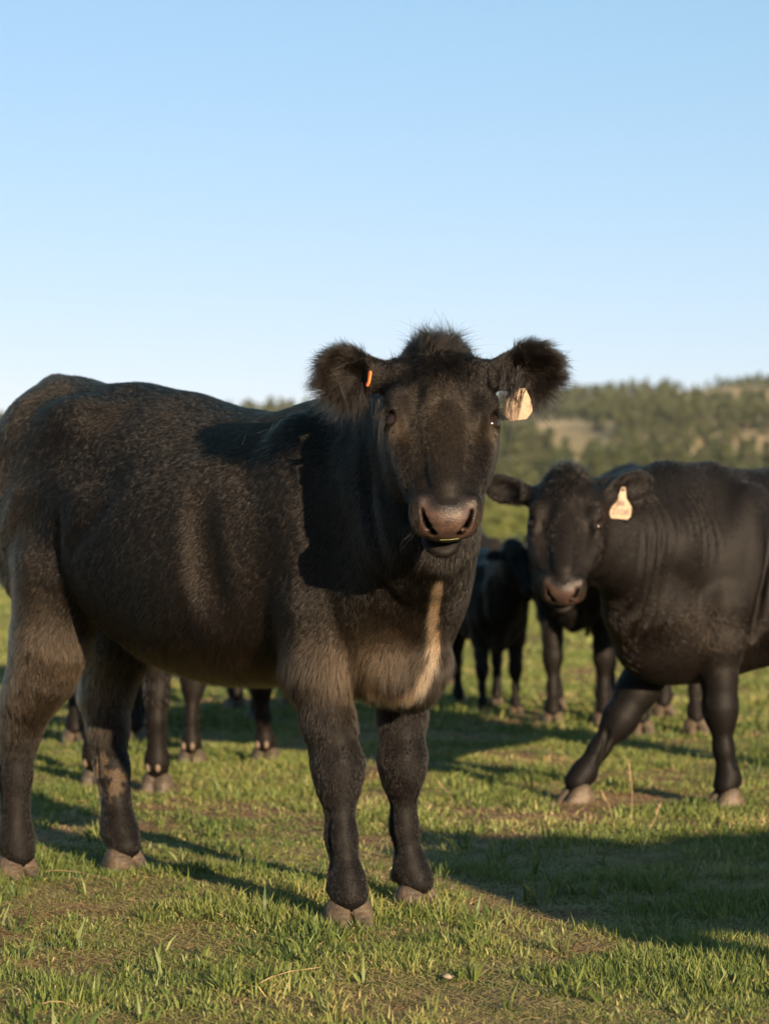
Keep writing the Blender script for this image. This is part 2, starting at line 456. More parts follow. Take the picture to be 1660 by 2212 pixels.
        if s.neck:
            # skin folds on the neck, ribs and muscle relief
            def disp(P):
                am = sstep(-.12, .05, P[:, 0]) * sstep(.55, .75, P[:, 2]) * (1 - sstep(1.0, 1.2, P[:, 2]))
                hc = s.hcoord(P); off = sstep(.02, .10, -hc[:, 2] - .16)
                q = np.stack([P[:, 0] * 24 + .8 * np.sin(P[:, 2] * 7), P[:, 1] * 16, P[:, 2] * 2.2], 1)
                r = vnoise(q, 3) * (.010 if s.relief == 1 else .0035) * am * off
                body_ = (1 - sstep(-.1, .0, P[:, 0])) * sstep(.5, .62, P[:, 2])
                q2 = np.stack([P[:, 0] * 6, P[:, 1] * 4, P[:, 2] * 3], 1)
                r = r + fbm(q2, 9, 1) * .012 * body_
                r = r * s.relief
                if s.relief > 1:                     # deep parallel folds from the neck down into the shoulder
                    fo = sstep(.02, .12, P[:, 0]) * (1 - sstep(.36, .44, P[:, 0])) * sstep(.55, .70, P[:, 2]) * (1 - sstep(1.0, 1.10, P[:, 2])) * off
                    r = r + .0055 * fo * sstep(-.2, .5, vnoise(P * np.array([9., 9., 3.]), 14)) * np.sin((P[:, 0] + P[:, 1] * .35 + .035 * vnoise(P * np.array([4., 4., 2.5]), 8)) * 190)
                q3 = P * np.array([18., 18., 9.])
                r = r + vnoise(q3, 5) * (.0014 if s.relief == 1 else .0004) * (1 - sstep(-.04, .04, hc[:, 0]) * (hc[:, 2] > -.3))
                return r
            D.add(disp, (-.4, 0, .8), 2.5, 0, 'd')
        s.D = D
    def eye_axis(s, sg): return nrm(s.HR @ A3(-.15, sg * .9, .35))
def rot_y(a):
    c, d = math.cos(a), math.sin(a); return np.array([[c, 0, d], [0, 1, 0], [-d, 0, c]])
def rot_z(a):
    c, d = math.cos(a), math.sin(a); return np.array([[c, -d, 0], [d, c, 0], [0, 0, 1]])

_hoof = {}
def hoof_mesh():
    """one cloven hoof: two claws with the cleft between; toe towards +x, sole at z=0"""
    if 'm' in _hoof: return _hoof['m'].copy()
    D = Sdf()
    for sg in (1, -1):
        D.cone((-.012, sg * .020, .050), (-.004, sg * .025, .0), .026, .030, k=.008)
        D.cone((.006, sg * .017, .036), (.034, sg * .019, .0), .020, .022, k=.012)
        D.cone((-.030, sg * .022, .030), (-.034, sg * .024, .0), .022, .024, k=.012)
    D.ell((.050, 0, .012), (.055, .0030, .045), k=.006, mode='s')
    D.add(lambda P: -(P[:, 2] + .002), (0, 0, .03), .2, .004, 's2')
    def rings(P): return .0005 * np.sin(P[:, 2] * 620) + vnoise(P * 50, 2) * .0016
    D.add(rings, (0, 0, .03), .2, 0, 'd')
    D.ops = [o if o[4] != 's2' else (lambda P: P[:, 2] + .002, o[1], o[2], .004, 's') for o in D.ops]
    V, F = surface(D, (-.10, -.09, -.03), (.12, .09, .13), .004)
    me = mesh_np("hoof", V, F); _hoof['m'] = me
    return me

def tan_default(cow, P, N): return np.zeros(len(P))
def make_cow(name, cow, label, fur, group=None, tanf=tan_default, cat="cow", hooves=True):
    root = empty(name, (cow.o[0], cow.o[1], 0), math.atan2(cow.f[1], cow.f[0]))
    root.scale = (cow.sc,) * 3
    tag(root, label, cat, group)
    lo = np.array([-1.5, -.62, -.02]); hi = np.array([1.05, .62, 1.50])
    V, F = surface(cow.D, lo, hi, cow.h)
    Nn = nrm(cow.D.grad(V))
    me = mesh_np("body", V, F)
    tn = tanf(cow, V, Nn)
    me.attributes.new("tan", 'FLOAT', 'POINT').data.foreach_set("value", tn.astype(np.float32))
    body = link("body", me, root, [M['hide'], M['nose']])
    # nose leather; nostril shade painted in through the 'hole' attribute
    hc = cow.hcoord(V)
    if cow.detail:
        padv = nose_mask(hc)
        ins = np.zeros(len(V))
        ctr = lambda sg: [A3(.434, sg * .0510, -.020), A3(.459, sg * .0435, -.036), A3(.471, sg * .029, -.052)]
        rr_ = [.003, .0065, .0075]
        for sg in (1, -1):
            ct = ctr(sg)
            for i_ in (0, 1):
                a_, b_ = ct[i_], ct[i_ + 1]
                ab = b_ - a_; t = np.clip(((hc - a_) @ ab) / (ab @ ab), 0, 1)
                dd = np.linalg.norm(hc - a_ - t[:, None] * ab, axis=1)
                ins = np.maximum(ins, sstep(.0035, .0, dd - (rr_[i_] + (rr_[i_ + 1] - rr_[i_]) * t)))
            a_, b_ = A3(.450, sg * .037, -.044), A3(.385, sg * .034, -.058)
            ab = b_ - a_; t = np.clip(((hc - a_) @ ab) / (ab @ ab), 0, 1)
            ins = np.maximum(ins, (np.linalg.norm(hc - a_ - t[:, None] * ab, axis=1) < .0105) * 1.0)
        ins *= (hc[:, 0] > .36)
        me.attributes.new("pad", 'FLOAT', 'POINT').data.foreach_set("value", padv.astype(np.float32))
        me.attributes.new("hole", 'FLOAT', 'POINT').data.foreach_set("value", ins.astype(np.float32))
        mi = ((np.maximum(padv, ins)[F] > .01).any(1)).astype(np.int32)
        me.polygons.foreach_set("material_index", mi)
    # eyes
    if cow.detail:
        for sg in (1, -1):
            bm = uv_sphere(.0205 * cow.hl, 20, 14)
            e = link("eye", bm, root, M['eye']); e.location = Vector(cow.H(.194, sg * .1035, -.024))
    # hooves and dewclaws
    if hooves:
        for key, J in cow.legs.items():
            x, y, z, r = J[-1]
            toe = cow.toe.get(key, 0.0) if hasattr(cow, 'toe') else 0.0
            hf = link("hoof", hoof_mesh() if cow is COWS[0] else hoof_mesh(), root, M['hoof'])
            hf.location = (x + .010 * math.cos(toe), y + .010 * math.sin(toe), -.007); hf.rotation_euler = (0, 0, toe)
            hf.scale = (cow.hs * 1.14, cow.hs * 1.18, cow.hs * .98)
            for q in (-1, 1):
                dm = uv_sphere(.014, 10, 8); d_ = link("dewclaw", dm, root, M['dewclaw'])
                px, py, pz = J[-2][:3]; ox = -.036; oy = q * .019
                d_.location = (px + ox * math.cos(toe) - oy * math.sin(toe), py + ox * math.sin(toe) + oy * math.cos(toe), pz - .018)
                d_.scale = (1.0, .8, 1.3)
    if fur: grow_fur(cow, V, F, Nn, tanf, root, fur)
    return root
def nose_mask(h):
    """bare leather in head coordinates, 0..1 with a soft border"""
    x = np.abs(h[:, 1])
    lim = np.where(h[:, 2] > -.055, .0565, .0565 - (-h[:, 2] - .055) * .42)
    e = .005
    m = sstep(e, -e, x - lim) * sstep(-e, e, h[:, 0] - .40) * sstep(e, -e, h[:, 2] + .008) * sstep(-.002, .003, h[:, 2] + .1135)
    return m * sstep(-e, e, h[:, 0] + .35 * h[:, 2] - (.412 - .12 * x)) * (h[:, 0] < .53)
def uv_sphere(r, a=16, b=12):
    import bmesh
    bm = bmesh.new(); bmesh.ops.create_uvsphere(bm, u_segments=a, v_segments=b, radius=r)
    for f in bm.faces: f.smooth = True
    me = bpy.data.meshes.new("ball"); bm.to_mesh(me); bm.free(); return me

def strands(name, P, mat, parent, rad, tanv, npt):
    """P (n, npt, 3) -> hair curves object"""
    n = len(P)
    hc = bpy.data.hair_curves.new(name)
    hc.add_curves([npt] * n)
    hc.attributes["position"].data.foreach_set("vector", P.astype(np.float32).ravel())
    prof = np.linspace(1, .12, npt)
    ra = hc.attributes.get("radius") or hc.attributes.new("radius", 'FLOAT', 'POINT')
    ra.data.foreach_set("value", (rad[:, None] * prof[None]).astype(np.float32).ravel())
    hc.attributes.new("tan", 'FLOAT', 'CURVE').data.foreach_set("value", tanv.astype(np.float32))
    o = bpy.data.objects.new(name, hc); sc.collection.objects.link(o); o.parent = parent
    hc.materials.append(mat)
    return o
def sample(V, F, n, wt=None):
    a, b, c, d = (V[F[:, i]] for i in range(4))
    ar = np.linalg.norm(np.cross(c - a, d - b), axis=1) / 2
    if wt is not None: ar = ar * wt
    cs = np.cumsum(ar); fi = np.searchsorted(cs, rng.random(n) * cs[-1]); fi = np.clip(fi, 0, len(F) - 1)
    u = rng.random(n)[:, None]; v = rng.random(n)[:, None]
    P = (a[fi] * (1 - u) + b[fi] * u) * (1 - v) + (d[fi] * (1 - u) + c[fi] * u) * v
    return P, fi, (u, v)
def grow_fur(cow, V, F, Nn, tanf, root, fur):
    n = fur['n']; hl = cow.hl
    fc = V[F].mean(1); hcf = cow.hcoord(fc)
    bare = nose_mask(hcf) > .45
    wt = np.ones(len(F)); wt[bare] = 0
    mouth = (np.abs(hcf[:, 2] + .120) < .010) & (hcf[:, 0] > .36) & (hcf[:, 0] < .55) & (np.abs(hcf[:, 1]) < .09); wt[mouth] = 0
    onhead = (hcf[:, 0] > -.06) & (hcf[:, 0] < .56) & (np.abs(hcf[:, 1]) < .15) & (hcf[:, 2] > -.26) & (hcf[:, 2] < .08)
    wt[onhead] *= 2.6
    for sg in (1, -1):
        e = cow.H(.194, sg * .116, -.014); wt[np.linalg.norm(fc - e, axis=1) < .026 * hl] = 0
    wt[fc[:, 2] < .062] = 0
    ear_w = np.zeros(len(F))
    for nm, E in cow.ears.items():
        q = (fc - E['base']) @ E['R']
        m = (q[:, 0] > .0) & (q[:, 0] < E['L'] * 1.1) & (np.abs(q[:, 1]) < .08) & (np.abs(q[:, 2]) < .06)
        wt[m] *= 2.2
    P, fi, (uu, vv) = sample(V, F, n, wt)
    Nf = Nn[F[fi]]
    N0 = nrm((Nf[:, 0] * (1 - uu) + Nf[:, 1] * uu) * (1 - vv) + (Nf[:, 3] * (1 - uu) + Nf[:, 2] * uu) * vv)
    hc = cow.hcoord(P)
    # ---- flow of the coat
    up = sstep(.5, .75, P[:, 2])[:, None]
    flow = np.array([-.75, 0, -.75]) * up + np.array([-.15, 0, -1.0]) * (1 - up)
    sw = np.stack([fbm(P * 4.5, 21, 2), fbm(P * 4.5, 22, 2), fbm(P * 4.5, 23, 2)], 1)
    flow = flow + sw * .07
    rump = (1 - sstep(-1.25, -1.0, P[:, 0]))[:, None]; flow = flow + rump * np.array([0, 0, -.6])
    neckm = (sstep(.0, .15, P[:, 0]))[:, None]; flow = flow * (1 - neckm) + neckm * (np.array([-.35, 0, -1.]) + sw * .4)
    hd = ((hc[:, 0] > -.05) & (hc[:, 0] < .56) & (np.abs(hc[:, 1]) < .16) & (hc[:, 2] > -.24) & (hc[:, 2] < .09))
    wh = cow.H(.17, .0, .02); rad_ = P - wh
    fh = nrm(rad_) + .35 * cow.HR[:, 0] * sstep(.1, .3, hc[:, 0])[:, None] - np.outer(sstep(.12, .05, hc[:, 0]), cow.HR[:, 0]) * .3
    fh = fh + sw * .12
    L = np.full(n, fur['len']); lift = np.full(n, fur.get('lift', .42))
    L = np.where(P[:, 2] < .45, fur['len'] * .55, L); L = np.where(P[:, 2] < .30, fur['len'] * .42, L)
    L = L * (1 + 1.0 * (1 - sstep(.60, .72, P[:, 2])) * sstep(.5, .55, P[:, 2]))
    L = np.where((P[:, 2] > .62) & (P[:, 0] < .05), L * .8, L)
    hind = (P[:, 0] < -.85) & (P[:, 2] > .33) & (P[:, 2] < .8); L = np.where(hind, fur['len'] * 1.25, L)
    flow = np.where(hd[:, None], fh, flow)
    L = np.where(hd, fur['face'] * (.5 + .7 * (1 - sstep(.25, .42, hc[:, 0]))), L)
    back_of_head = hd & (hc[:, 2] < -.17); L = np.where(back_of_head, fur['len'] * .8, L)
    topk = hd & (hc[:, 0] < .065 + .03 * rng.normal(size=n)) & (hc[:, 2] > -.12)
    tk = topk * (1 - sstep(.0, .07, hc[:, 0])) * (rng.random(n) < .8)
    L = L + tk * fur['poll'] * (.25 + .75 * rng.random(n) ** 1.5 + .6 * (rng.random(n) < .04)) * (1 - .9 * sstep(.035, .085, np.abs(hc[:, 1])))
    flow = flow + tk[:, None] * (np.array([0, 0, .5]) + N0 * .5 + sw * .9)
    lift = lift + tk * .45
    fore = hd & (rng.random(n) < .8 * gauss0(hc, (.055, 0, 0), (.045, .06, .08)))      # locks falling on the forehead
    L = np.where(fore, fur['poll'] * (.4 + .5 * rng.random(n)), L)
    flow = np.where(fore[:, None], cow.HR[:, 0] * 1.0 + sw * .8, flow)
    isear = np.zeros(n, bool); cfac = np.where(tk > .2, 1.8, .55)
    for nm, E in cow.ears.items():
        q = (P - E['base']) @ E['R']
        m = (q[:, 0] > .025) & (q[:, 0] < E['L'] * 1.1) & (np.abs(q[:, 1]) < .09) & (np.abs(q[:, 2]) < .06) & (~hd | (q[:, 0] > .05))
        isear |= m
        rel = P - (E['base'] + E['R'][:, 0] * E['L'] * .45)
        dirn = nrm(rel) * .9 + E['R'][:, 0] * .35 + np.array([0, 0, -.25]) + sw * .45
        flow = np.where(m[:, None], dirn, flow)
        L = np.where(m, fur['ear'] * (.45 + .6 * rng.random(n)) * (1 + .7 * sstep(.0, -.05, rel[:, 2])), L)
        cfac = np.where(m, 2.0, cfac)
        lift = np.where(m, .55, lift)
    # ---- clumps
    cl = fur.get('clump', 55.)
    cn = np.stack([vnoise(P * cl, 31), vnoise(P * cl, 32), vnoise(P * cl, 33)], 1)
    cf = np.stack([vnoise(P * cl * 2.4, 34), vnoise(P * cl * 2.4, 35), vnoise(P * cl * 2.4, 36)], 1)
    cn = np.where((cfac > 1)[:, None], cn, cf)       # long hair gathers in locks, the short coat only in fine wisps
    flow = nrm(flow) + cn * (cfac * fur.get('cl', .45))[:, None] + rng.normal(size=(n, 3)) * np.where(cfac > 1, .24, np.where(hd, .34, .17))[:, None]
    t = flow - N0 * (flow * N0).sum(1)[:, None]; t = nrm(t)
    lift = lift + .16 * cn[:, 0] * np.where(cfac > 1, 1, .45) + rng.normal(size=n) * .08
    L = L * (.7 + .5 * rng.random(n)) * (1 + .25 * cn[:, 1])
    npt = 5; s_ = np.linspace(0, 1, npt)
    C = np.zeros((n, npt, 3))
    d0 = nrm(t + N0 * (lift[:, None] + .25)); d1 = nrm(t + N0 * (lift[:, None] - .35)); d1 = d1 + np.array([0, 0, -.25]) * (L > .035)[:, None] * (1 - tk)[:, None]
    for k in range(npt):
        a = s_[k]; C[:, k] = P - N0 * .001 + L[:, None] * (d0 * (a - .5 * a * a) + d1 * .5 * a * a)
    tn = tanf(cow, P, N0)
    glint = (rng.random(n) < .07) * fur.get('glint', .10) * rng.random(n) * (.25 + .75 * sstep(.30, .5, P[:, 2])) * np.where(cfac > 1, .12, 1)  # sun glints put into the colour: a few strands made paler
    tn = np.clip(tn * (1 + .25 * cn[:, 2]) + np.abs(rng.normal(size=n)) * fur.get('var', .0025) + glint, 0, 1)
    rd = np.full(n, fur['rad']) * (.7 + .6 * rng.random(n))
    rd = np.where(hd & ~topk, rd * .8, rd)
    strands("coat", C, M[fur.get('mat', 'hair')], root, rd, tn, npt)
    # long single hairs: lashes
    if fur.get('lash'):
        LC = []
        for sg in (1, -1):
            for k in range(26):
                a = (k / 25 - .5) * .034; st = cow.H(.176, sg * (.120 - a * .6), -.014 + a)
                d = nrm(cow.HR @ A3(-.25, sg * 1.0, .35 + a * 10)); le = .022 + .006 * random.random()
                dn = cow.HR[:, 0] * .35
                LC.append([st + d * le * x + dn * le * x * x for x in np.linspace(0, 1, npt)])
        for k in range(34):                       # whiskers on lips and chin
            sg = 1 if k % 2 else -1; st = cow.H(.40 + .05 * rng.random(), sg * (.055 + .015 * rng.random()) * (1 if k < 22 else .5), -.07 - .035 * rng.random() if k < 22 else -.165)
            d = nrm(cow.HR @ A3(.5 + rng.normal() * .2, sg * (1.0 if k < 22 else .3), -.3 + rng.normal() * .3)); le = .025 + .02 * rng.random()
            LC.append([st + d * le * x + np.array([0, 0, -1]) * .25 * le * x * x for x in np.linspace(0, 1, npt)])
        LC = np.array(LC); strands("eyelashes", LC, M['hair'], root, np.where(np.arange(len(LC)) < 52, .0007, .00032), np.zeros(len(LC)), npt)

def legset(fr, fl, hr, hl_):
    return dict(fr=fr, fl=fl, hr=hr, hl=hl_)
def front_leg(e, k, c, f, h, s=1.0):
    """elbow, knee, mid cannon, fetlock, hoof (u, v, w)"""
    return [(e[0], e[1], e[2] + .12, .095 * s), (*e, .074 * s), ((e[0] * .4 + k[0] * .6), (e[1] * .4 + k[1] * .6), e[2] * .4 + k[2] * .6, .051 * s),
            (*k, .051 * s), (k[0] * .75 + c[0] * .25, k[1] * .75 + c[1] * .25, k[2] * .72 + c[2] * .28, .0385 * s), (*c, .029 * s), (*f, .034 * s), (h[0], h[1], h[2] + .013, .039 * s)]
def hind_leg(st, g, hk, c, f, h, s=1.0):
    return [(*st, .130 * s), (*g, .090 * s), (hk[0] + .02, hk[1], hk[2] + .07, .066 * s), (*hk, .054 * s), (hk[0] * .4 + c[0] * .6, hk[1] * .4 + c[1] * .6, hk[2] * .4 + c[2] * .6, .042 * s), (*c, .036 * s), (*f, .041 * s), (h[0], h[1], h[2] + .018, .037 * s)]

# ------------------------------------------------------------------ terrain
def terrain_z(x, y):
    z = np.zeros_like(x, dtype=float)
    z += 4.4 * sstep(45, 235, y)
    ridge = 40.0 + .045 * x + np.where(x > 20, (x - 20) * .03, 0)
    z += (ridge - 4.4) * sstep(215, 760, y) ** .85
    P = np.stack([x, y, 0 * x], 1)
    z += fbm(P / 70, 41, 3) * 3.5 * sstep(230, 420, y)
    z += fbm(P / 1.6, 42, 3) * .022 * sstep(2, 4, y) * (1 - sstep(60, 100, y))
    z += fbm(P / .16, 43, 2) * .007 * (1 - sstep(14, 22, y))
    return z
def bare(P):
    """0..1 where the turf is worn to soil"""
    return sstep(-.03, .38, fbm(P / np.array([.34, .42, 1]), 51, 4) + .35 * fbm(P / .09, 52, 2))
ys = np.concatenate([np.linspace(-30, 2, 30), np.linspace(2.1, 14, 420), np.linspace(14.2, 60, 150), np.linspace(62, 1500, 260)])
xw = np.linspace(-1, 1, 201)
xs = np.sign(xw) * (np.abs(xw) ** 1.6)
half = np.where(ys < 14, 6 + np.maximum(ys, 0) * .8, 17 + (ys - 14) * .55) * 1.0
half = np.where(ys < 2, 12, half); half = np.maximum.accumulate(np.where(ys < 2, 6, half)); half = np.maximum(half, 8)
half = np.where(ys > 62, half + (ys - 62) * .5, half)
X = half[:, None] * xs[None]; Y = np.repeat(ys[:, None], len(xs), 1)
Z = terrain_z(X.ravel(), Y.ravel())
ny, nx = X.shape
ii = (np.arange(ny - 1)[:, None] * nx + np.arange(nx - 1)[None]).ravel()
gm = mesh_np("ground", np.stack([X.ravel(), Y.ravel(), Z], 1), np.stack([ii, ii + 1, ii + nx + 1, ii + nx], 1))
m, N, L = new_mat("pasture_soil")
b = N.new("ShaderNodeBsdfPrincipled"); b.inputs["Roughness"].default_value = .95; b.inputs["Specular IOR Level"].default_value = .1
soil, _ = noise_ramp(N, L, 9, [(.3, (.075, .043, .025)), (.5, (.17, .095, .054)), (.75, (.27, .17, .10))], 8)
thatch, _ = noise_ramp(N, L, 30, [(.3, (.050, .055, .018)), (.55, (.11, .105, .035)), (.8, (.22, .17, .08))], 6)
far, _ = noise_ramp(N, L, .35, [(.35, (.105, .12, .030)), (.55, (.15, .155, .045)), (.7, (.20, .175, .070))], 6)
hill, _ = noise_ramp(N, L, .022, [(.35, (.19, .16, .08)), (.48, (.33, .25, .135)), (.60, (.46, .35, .21))], 5)
at = N.new("ShaderNodeAttribute"); at.attribute_name = "bare"
geo = N.new("ShaderNodeNewGeometry"); sp = N.new("ShaderNodeSeparateXYZ"); L.new(geo.outputs["Position"], sp.inputs[0])
def mrange(a, b_):
    q = N.new("ShaderNodeMapRange"); q.inputs[1].default_value = a; q.inputs[2].default_value = b_; L.new(sp.outputs[1], q.inputs[0]); return q
def mix(f, a, b_):
    q = N.new("ShaderNodeMix"); q.data_type = 'RGBA'; L.new(f, q.inputs[0]); L.new(a, q.inputs[6]); L.new(b_, q.inputs[7]); return q.outputs[2]
c = mix(at.outputs["Fac"], thatch.outputs[0], soil.outputs[0])
c = mix(mrange(14, 40).outputs[0], c, far.outputs[0])
c = mix(mrange(200, 250).outputs[0], c, hill.outputs[0])
L.new(c, b.inputs["Base Color"])
nz = N.new("ShaderNodeTexNoise"); nz.inputs["Scale"].default_value = 45; nz.inputs["Detail"].default_value = 8
tc = N.new("ShaderNodeTexCoord"); L.new(tc.outputs["Object"], nz.inputs["Vector"])
bp = N.new("ShaderNodeBump"); bp.inputs["Strength"].default_value = .8; bp.inputs["Distance"].default_value = .03
L.new(nz.outputs[0], bp.inputs["Height"]); L.new(bp.outputs[0], b.inputs["Normal"])
out(N, L, b)
gm.attributes.new("bare", 'FLOAT', 'POINT').data.foreach_set("value", bare(np.stack([X.ravel(), Y.ravel(), 0 * X.ravel()], 1)).astype(np.float32))
ground = tag(link("ground", gm, None, m), kind='structure')

# ------------------------------------------------------------------ grass
def leaf_mat(name, c0, c1, c2, trans=.35):
    m, N, L = new_mat(name)
    at = N.new("ShaderNodeAttribute"); at.attribute_name = "tone"
    r = N.new("ShaderNodeValToRGB"); L.new(at.outputs["Fac"], r.inputs[0])
    el = r.color_ramp.elements; el.new(.5)
    for e, (p, c_) in zip(el, [(0, c0), (.55, c1), (1, c2)]): e.position = p; e.color = (*c_, 1)
    b = N.new("ShaderNodeBsdfPrincipled"); b.inputs["Roughness"].default_value = .5; b.inputs["Specular IOR Level"].default_value = .3
    t = N.new("ShaderNodeBsdfTranslucent"); mx = N.new("ShaderNodeMixShader"); mx.inputs[0].default_value = trans
    L.new(r.outputs[0], b.inputs["Base Color"]); L.new(r.outputs[0], t.inputs[0])
    L.new(b.outputs[0], mx.inputs[1]); L.new(t.outputs[0], mx.inputs[2]); out(N, L, mx)
    return m
M['grass'] = leaf_mat("grass_blades", (.048, .088, .020), (.168, .195, .049), (.44, .32, .16))
def blades(x, y, h, wd, az, lean, tone, z0=None, bend=1.0):
    n = len(x); z = terrain_z(x, y) - .004 if z0 is None else z0
    d = np.stack([np.cos(az), np.sin(az), 0 * az], 1); s_ = np.stack([-np.sin(az), np.cos(az), 0 * az], 1)
    tw = rng.normal(size=n) * .9; s_ = nrm(s_ * np.cos(tw)[:, None] + d * np.sin(tw)[:, None])
    r = np.stack([x, y, z], 1)
    up = np.array([0, 0, 1.0])
    sl, cl = np.sin(lean)[:, None], np.cos(lean)[:, None]
    l2 = lean * (1 + bend * .9); s2, c2 = np.sin(l2)[:, None], np.cos(l2)[:, None]
    hh = h[:, None]
    mid = r + (d * sl + up * cl) * hh * .5
    tip = mid + (d * s2 + up * c2) * hh * .5
    w_ = wd[:, None] / 2
    V = np.stack([r - s_ * w_ * .8, r + s_ * w_ * .8, mid - s_ * w_, mid + s_ * w_, tip], 1).reshape(-1, 3)
    k = (np.arange(n) * 5)[:, None, None]
    F = (np.array([[0, 1, 3], [0, 3, 2], [2, 3, 4]])[None] + k).reshape(-1, 3)
    return V, F, np.repeat(tone, 5)
def scatter(y0, y1, dens, hx=.205, pad=.35):
    n = int(dens * ((hx * (y1 * y1 - y0 * y0)) + 2 * pad * (y1 - y0)))
    u = rng.random(n); y = np.sqrt(y0 * y0 + u * (y1 * y1 - y0 * y0)); x = (rng.random(n) * 2 - 1) * (hx * y + pad)
    return x, y
VV, FF, TT = [], [], []; base = 0
def put(V, F, T):
    global base
    VV.append(V); FF.append(F + base); TT.append(T); base += len(V)
def sward(y0, y1, tufts, per, hmean, wmean, spread, hx=.205):
    x, y = scatter(y0, y1, tufts, hx)
    P = np.stack([x, y, 0 * x], 1)
    br = bare(P); patch = fbm(P / .45, 61, 3); tall = np.clip(.95 + 1.5 * fbm(P / .22, 62, 3), .35, 2.1)
    keep = rng.random(len(x)) > br * .93
    x, y, br, patch, tall = (q[keep] for q in (x, y, br, patch, tall))
    k = per; n = len(x) * k
    th = rng.random(n) * 6.283; rr = np.abs(rng.normal(size=n)) * spread
    bx = np.repeat(x, k) + np.cos(th) * rr; by = np.repeat(y, k) + np.sin(th) * rr
    tu = np.repeat(rng.random(len(x)), k)
    h = hmean * np.repeat(tall, k) * (.45 + .9 * rng.random(n)) * (.75 + .6 * tu ** 2)
    wd = wmean * (.6 + .8 * rng.random(n))
    lean = np.clip(np.abs(rng.normal(size=n)) * .5 + .12, 0, 1.35)
    tone = np.clip(.36 + .42 * np.repeat(patch, k) + rng.normal(size=n) * .13 + .12 * np.repeat(br, k), 0, .75)
    dry = rng.random(n) < .24 + .25 * np.repeat(br, k); tone = np.where(dry, .75 + .25 * rng.random(n), tone)
    lean = np.where(dry, np.clip(lean + .5, 0, 1.5), lean)
    put(*blades(bx, by, h, wd, th + rng.normal(size=n) * .6, lean, tone))
sward(3.9, 6.6, 6400, 6, .0245, .0034, .017)
sward(6.6, 11, 2500, 6, .027, .0045, .022)
sward(11, 20, 620, 7, .036, .0085, .035)
sward(20, 48, 80, 7, .045, .022, .08)
# short litter of dead blades lying between the tufts
def litter(y0, y1, dens, ln, wd_):
    x, y = scatter(y0, y1, dens); n = len(x)
    put(*blades(x, y, ln * (.4 + rng.random(n)), np.full(n, wd_), rng.random(n) * 6.283, 1.25 + .25 * rng.random(n), .6 + .4 * rng.random(n), terrain_z(x, y) + .003, 0.1))
litter(3.9, 7, 21000, .030, .0020)
litter(7, 13, 3200, .035, .0035)
# taller brighter tussocks here and there
def tussocks(y0, y1, dens):
    x, y = scatter(y0, y1, dens); k = 11; n = len(x) * k
    P = np.stack([x, y, 0 * x], 1)
    th = rng.random(n) * 6.283; rr = np.abs(rng.normal(size=n)) * .014
    sc_ = np.repeat(.6 + .8 * rng.random(len(x)), k)
    put(*blades(np.repeat(x, k) + np.cos(th) * rr, np.repeat(y, k) + np.sin(th) * rr, .066 * sc_ * (.4 + .7 * rng.random(n)), .0052 * (.7 + .6 * rng.random(n)) * sc_, th, np.clip(np.abs(rng.normal(size=n)) * .6 + .15, 0, 1.3), np.clip(.22 + .15 * rng.normal(size=n), 0, .6)))
tussocks(3.9, 7.5, 24); tussocks(7.5, 14, 8)
gmesh = mesh_np("grass", np.concatenate(VV), np.concatenate(FF), smooth=False)
gmesh.attributes.new("tone", 'FLOAT', 'POINT').data.foreach_set("value", np.concatenate(TT).astype(np.float32))
grass = tag(link("grass", gmesh, None, M['grass']), "short pasture grass in patchy tufts over brown soil", "grass", kind='stuff')
print("grass blades", base // 5, "t", time.time() - T0)

# ------------------------------------------------------------------ trees on the hillside
M['bark'] = simple("juniper_bark", [(.3, (.05, .035, .025)), (.7, (.11, .08, .055))], 4, rough=.9)
M['needles'] = leaf_mat("evergreen_needles", (.028, .038, .016), (.068, .082, .031), (.125, .130, .055), trans=.2)
M['shrub'] = leaf_mat("shrub_leaves", (.085, .105, .024), (.135, .155, .036), (.19, .19, .055), trans=.3)
def crown_np(h, rw, kind, n, seed, leaf=.16, low=.12):
    r = np.random.default_rng(seed)
    # clumps placed on limbs through the crown volume
    nc = 26 + int(10 * r.random()); t = r.random(nc) ** .85
    z = h * (low + (1 - low) * t)
    prof = (np.sin(np.pi * np.clip(.12 + .88 * t, 0, 1) ** .75) ** .7) if kind == 'round' else (1.02 - t) ** .8
    ang = r.random(nc) * 6.283; rr = rw * prof * (.35 + .65 * np.sqrt(r.random(nc)))
    C = np.stack([np.cos(ang) * rr, np.sin(ang) * rr, z], 1)
    ci = r.integers(0, nc, n); cs = rw * (.20 + .20 * r.random(nc))
    q = r.normal(size=(n, 3)); q = nrm(q) * (r.random(n)[:, None] ** .4)
    P = C[ci] + q * cs[ci][:, None] * np.array([1, 1, .75])
    a = nrm(r.normal(size=(n, 3))); b_ = nrm(np.cross(a, r.normal(size=(n, 3)))); lf = leaf * (.6 + .8 * r.random(n))[:, None]
    V = np.stack([P - a * lf * .5, P + b_ * lf * .45, P + a * lf * .6], 1).reshape(-1, 3)
    F = np.arange(n * 3).reshape(-1, 3)
    tone = np.clip(.5 + .22 * r.normal(size=nc)[ci] + .1 * r.normal(size=n), 0, 1)
    return V, F, np.repeat(tone, 3), C
def limb_np(a, b_, ra, rb, k=6):
    a, b_ = np.asarray(a, float), np.asarray(b_, float); d = nrm(b_ - a); u = nrm(np.cross(d, [0.3, .9, .1])); v = np.cross(d, u)
    th = np.arange(k) * 2 * np.pi / k; c_ = np.cos(th)[:, None] * u + np.sin(th)[:, None] * v
    V = np.concatenate([a + c_ * ra, b_ + c_ * rb]); i = np.arange(k); j = (i + 1) % k
    return V, np.stack([i, j, j + k, i + k], 1)
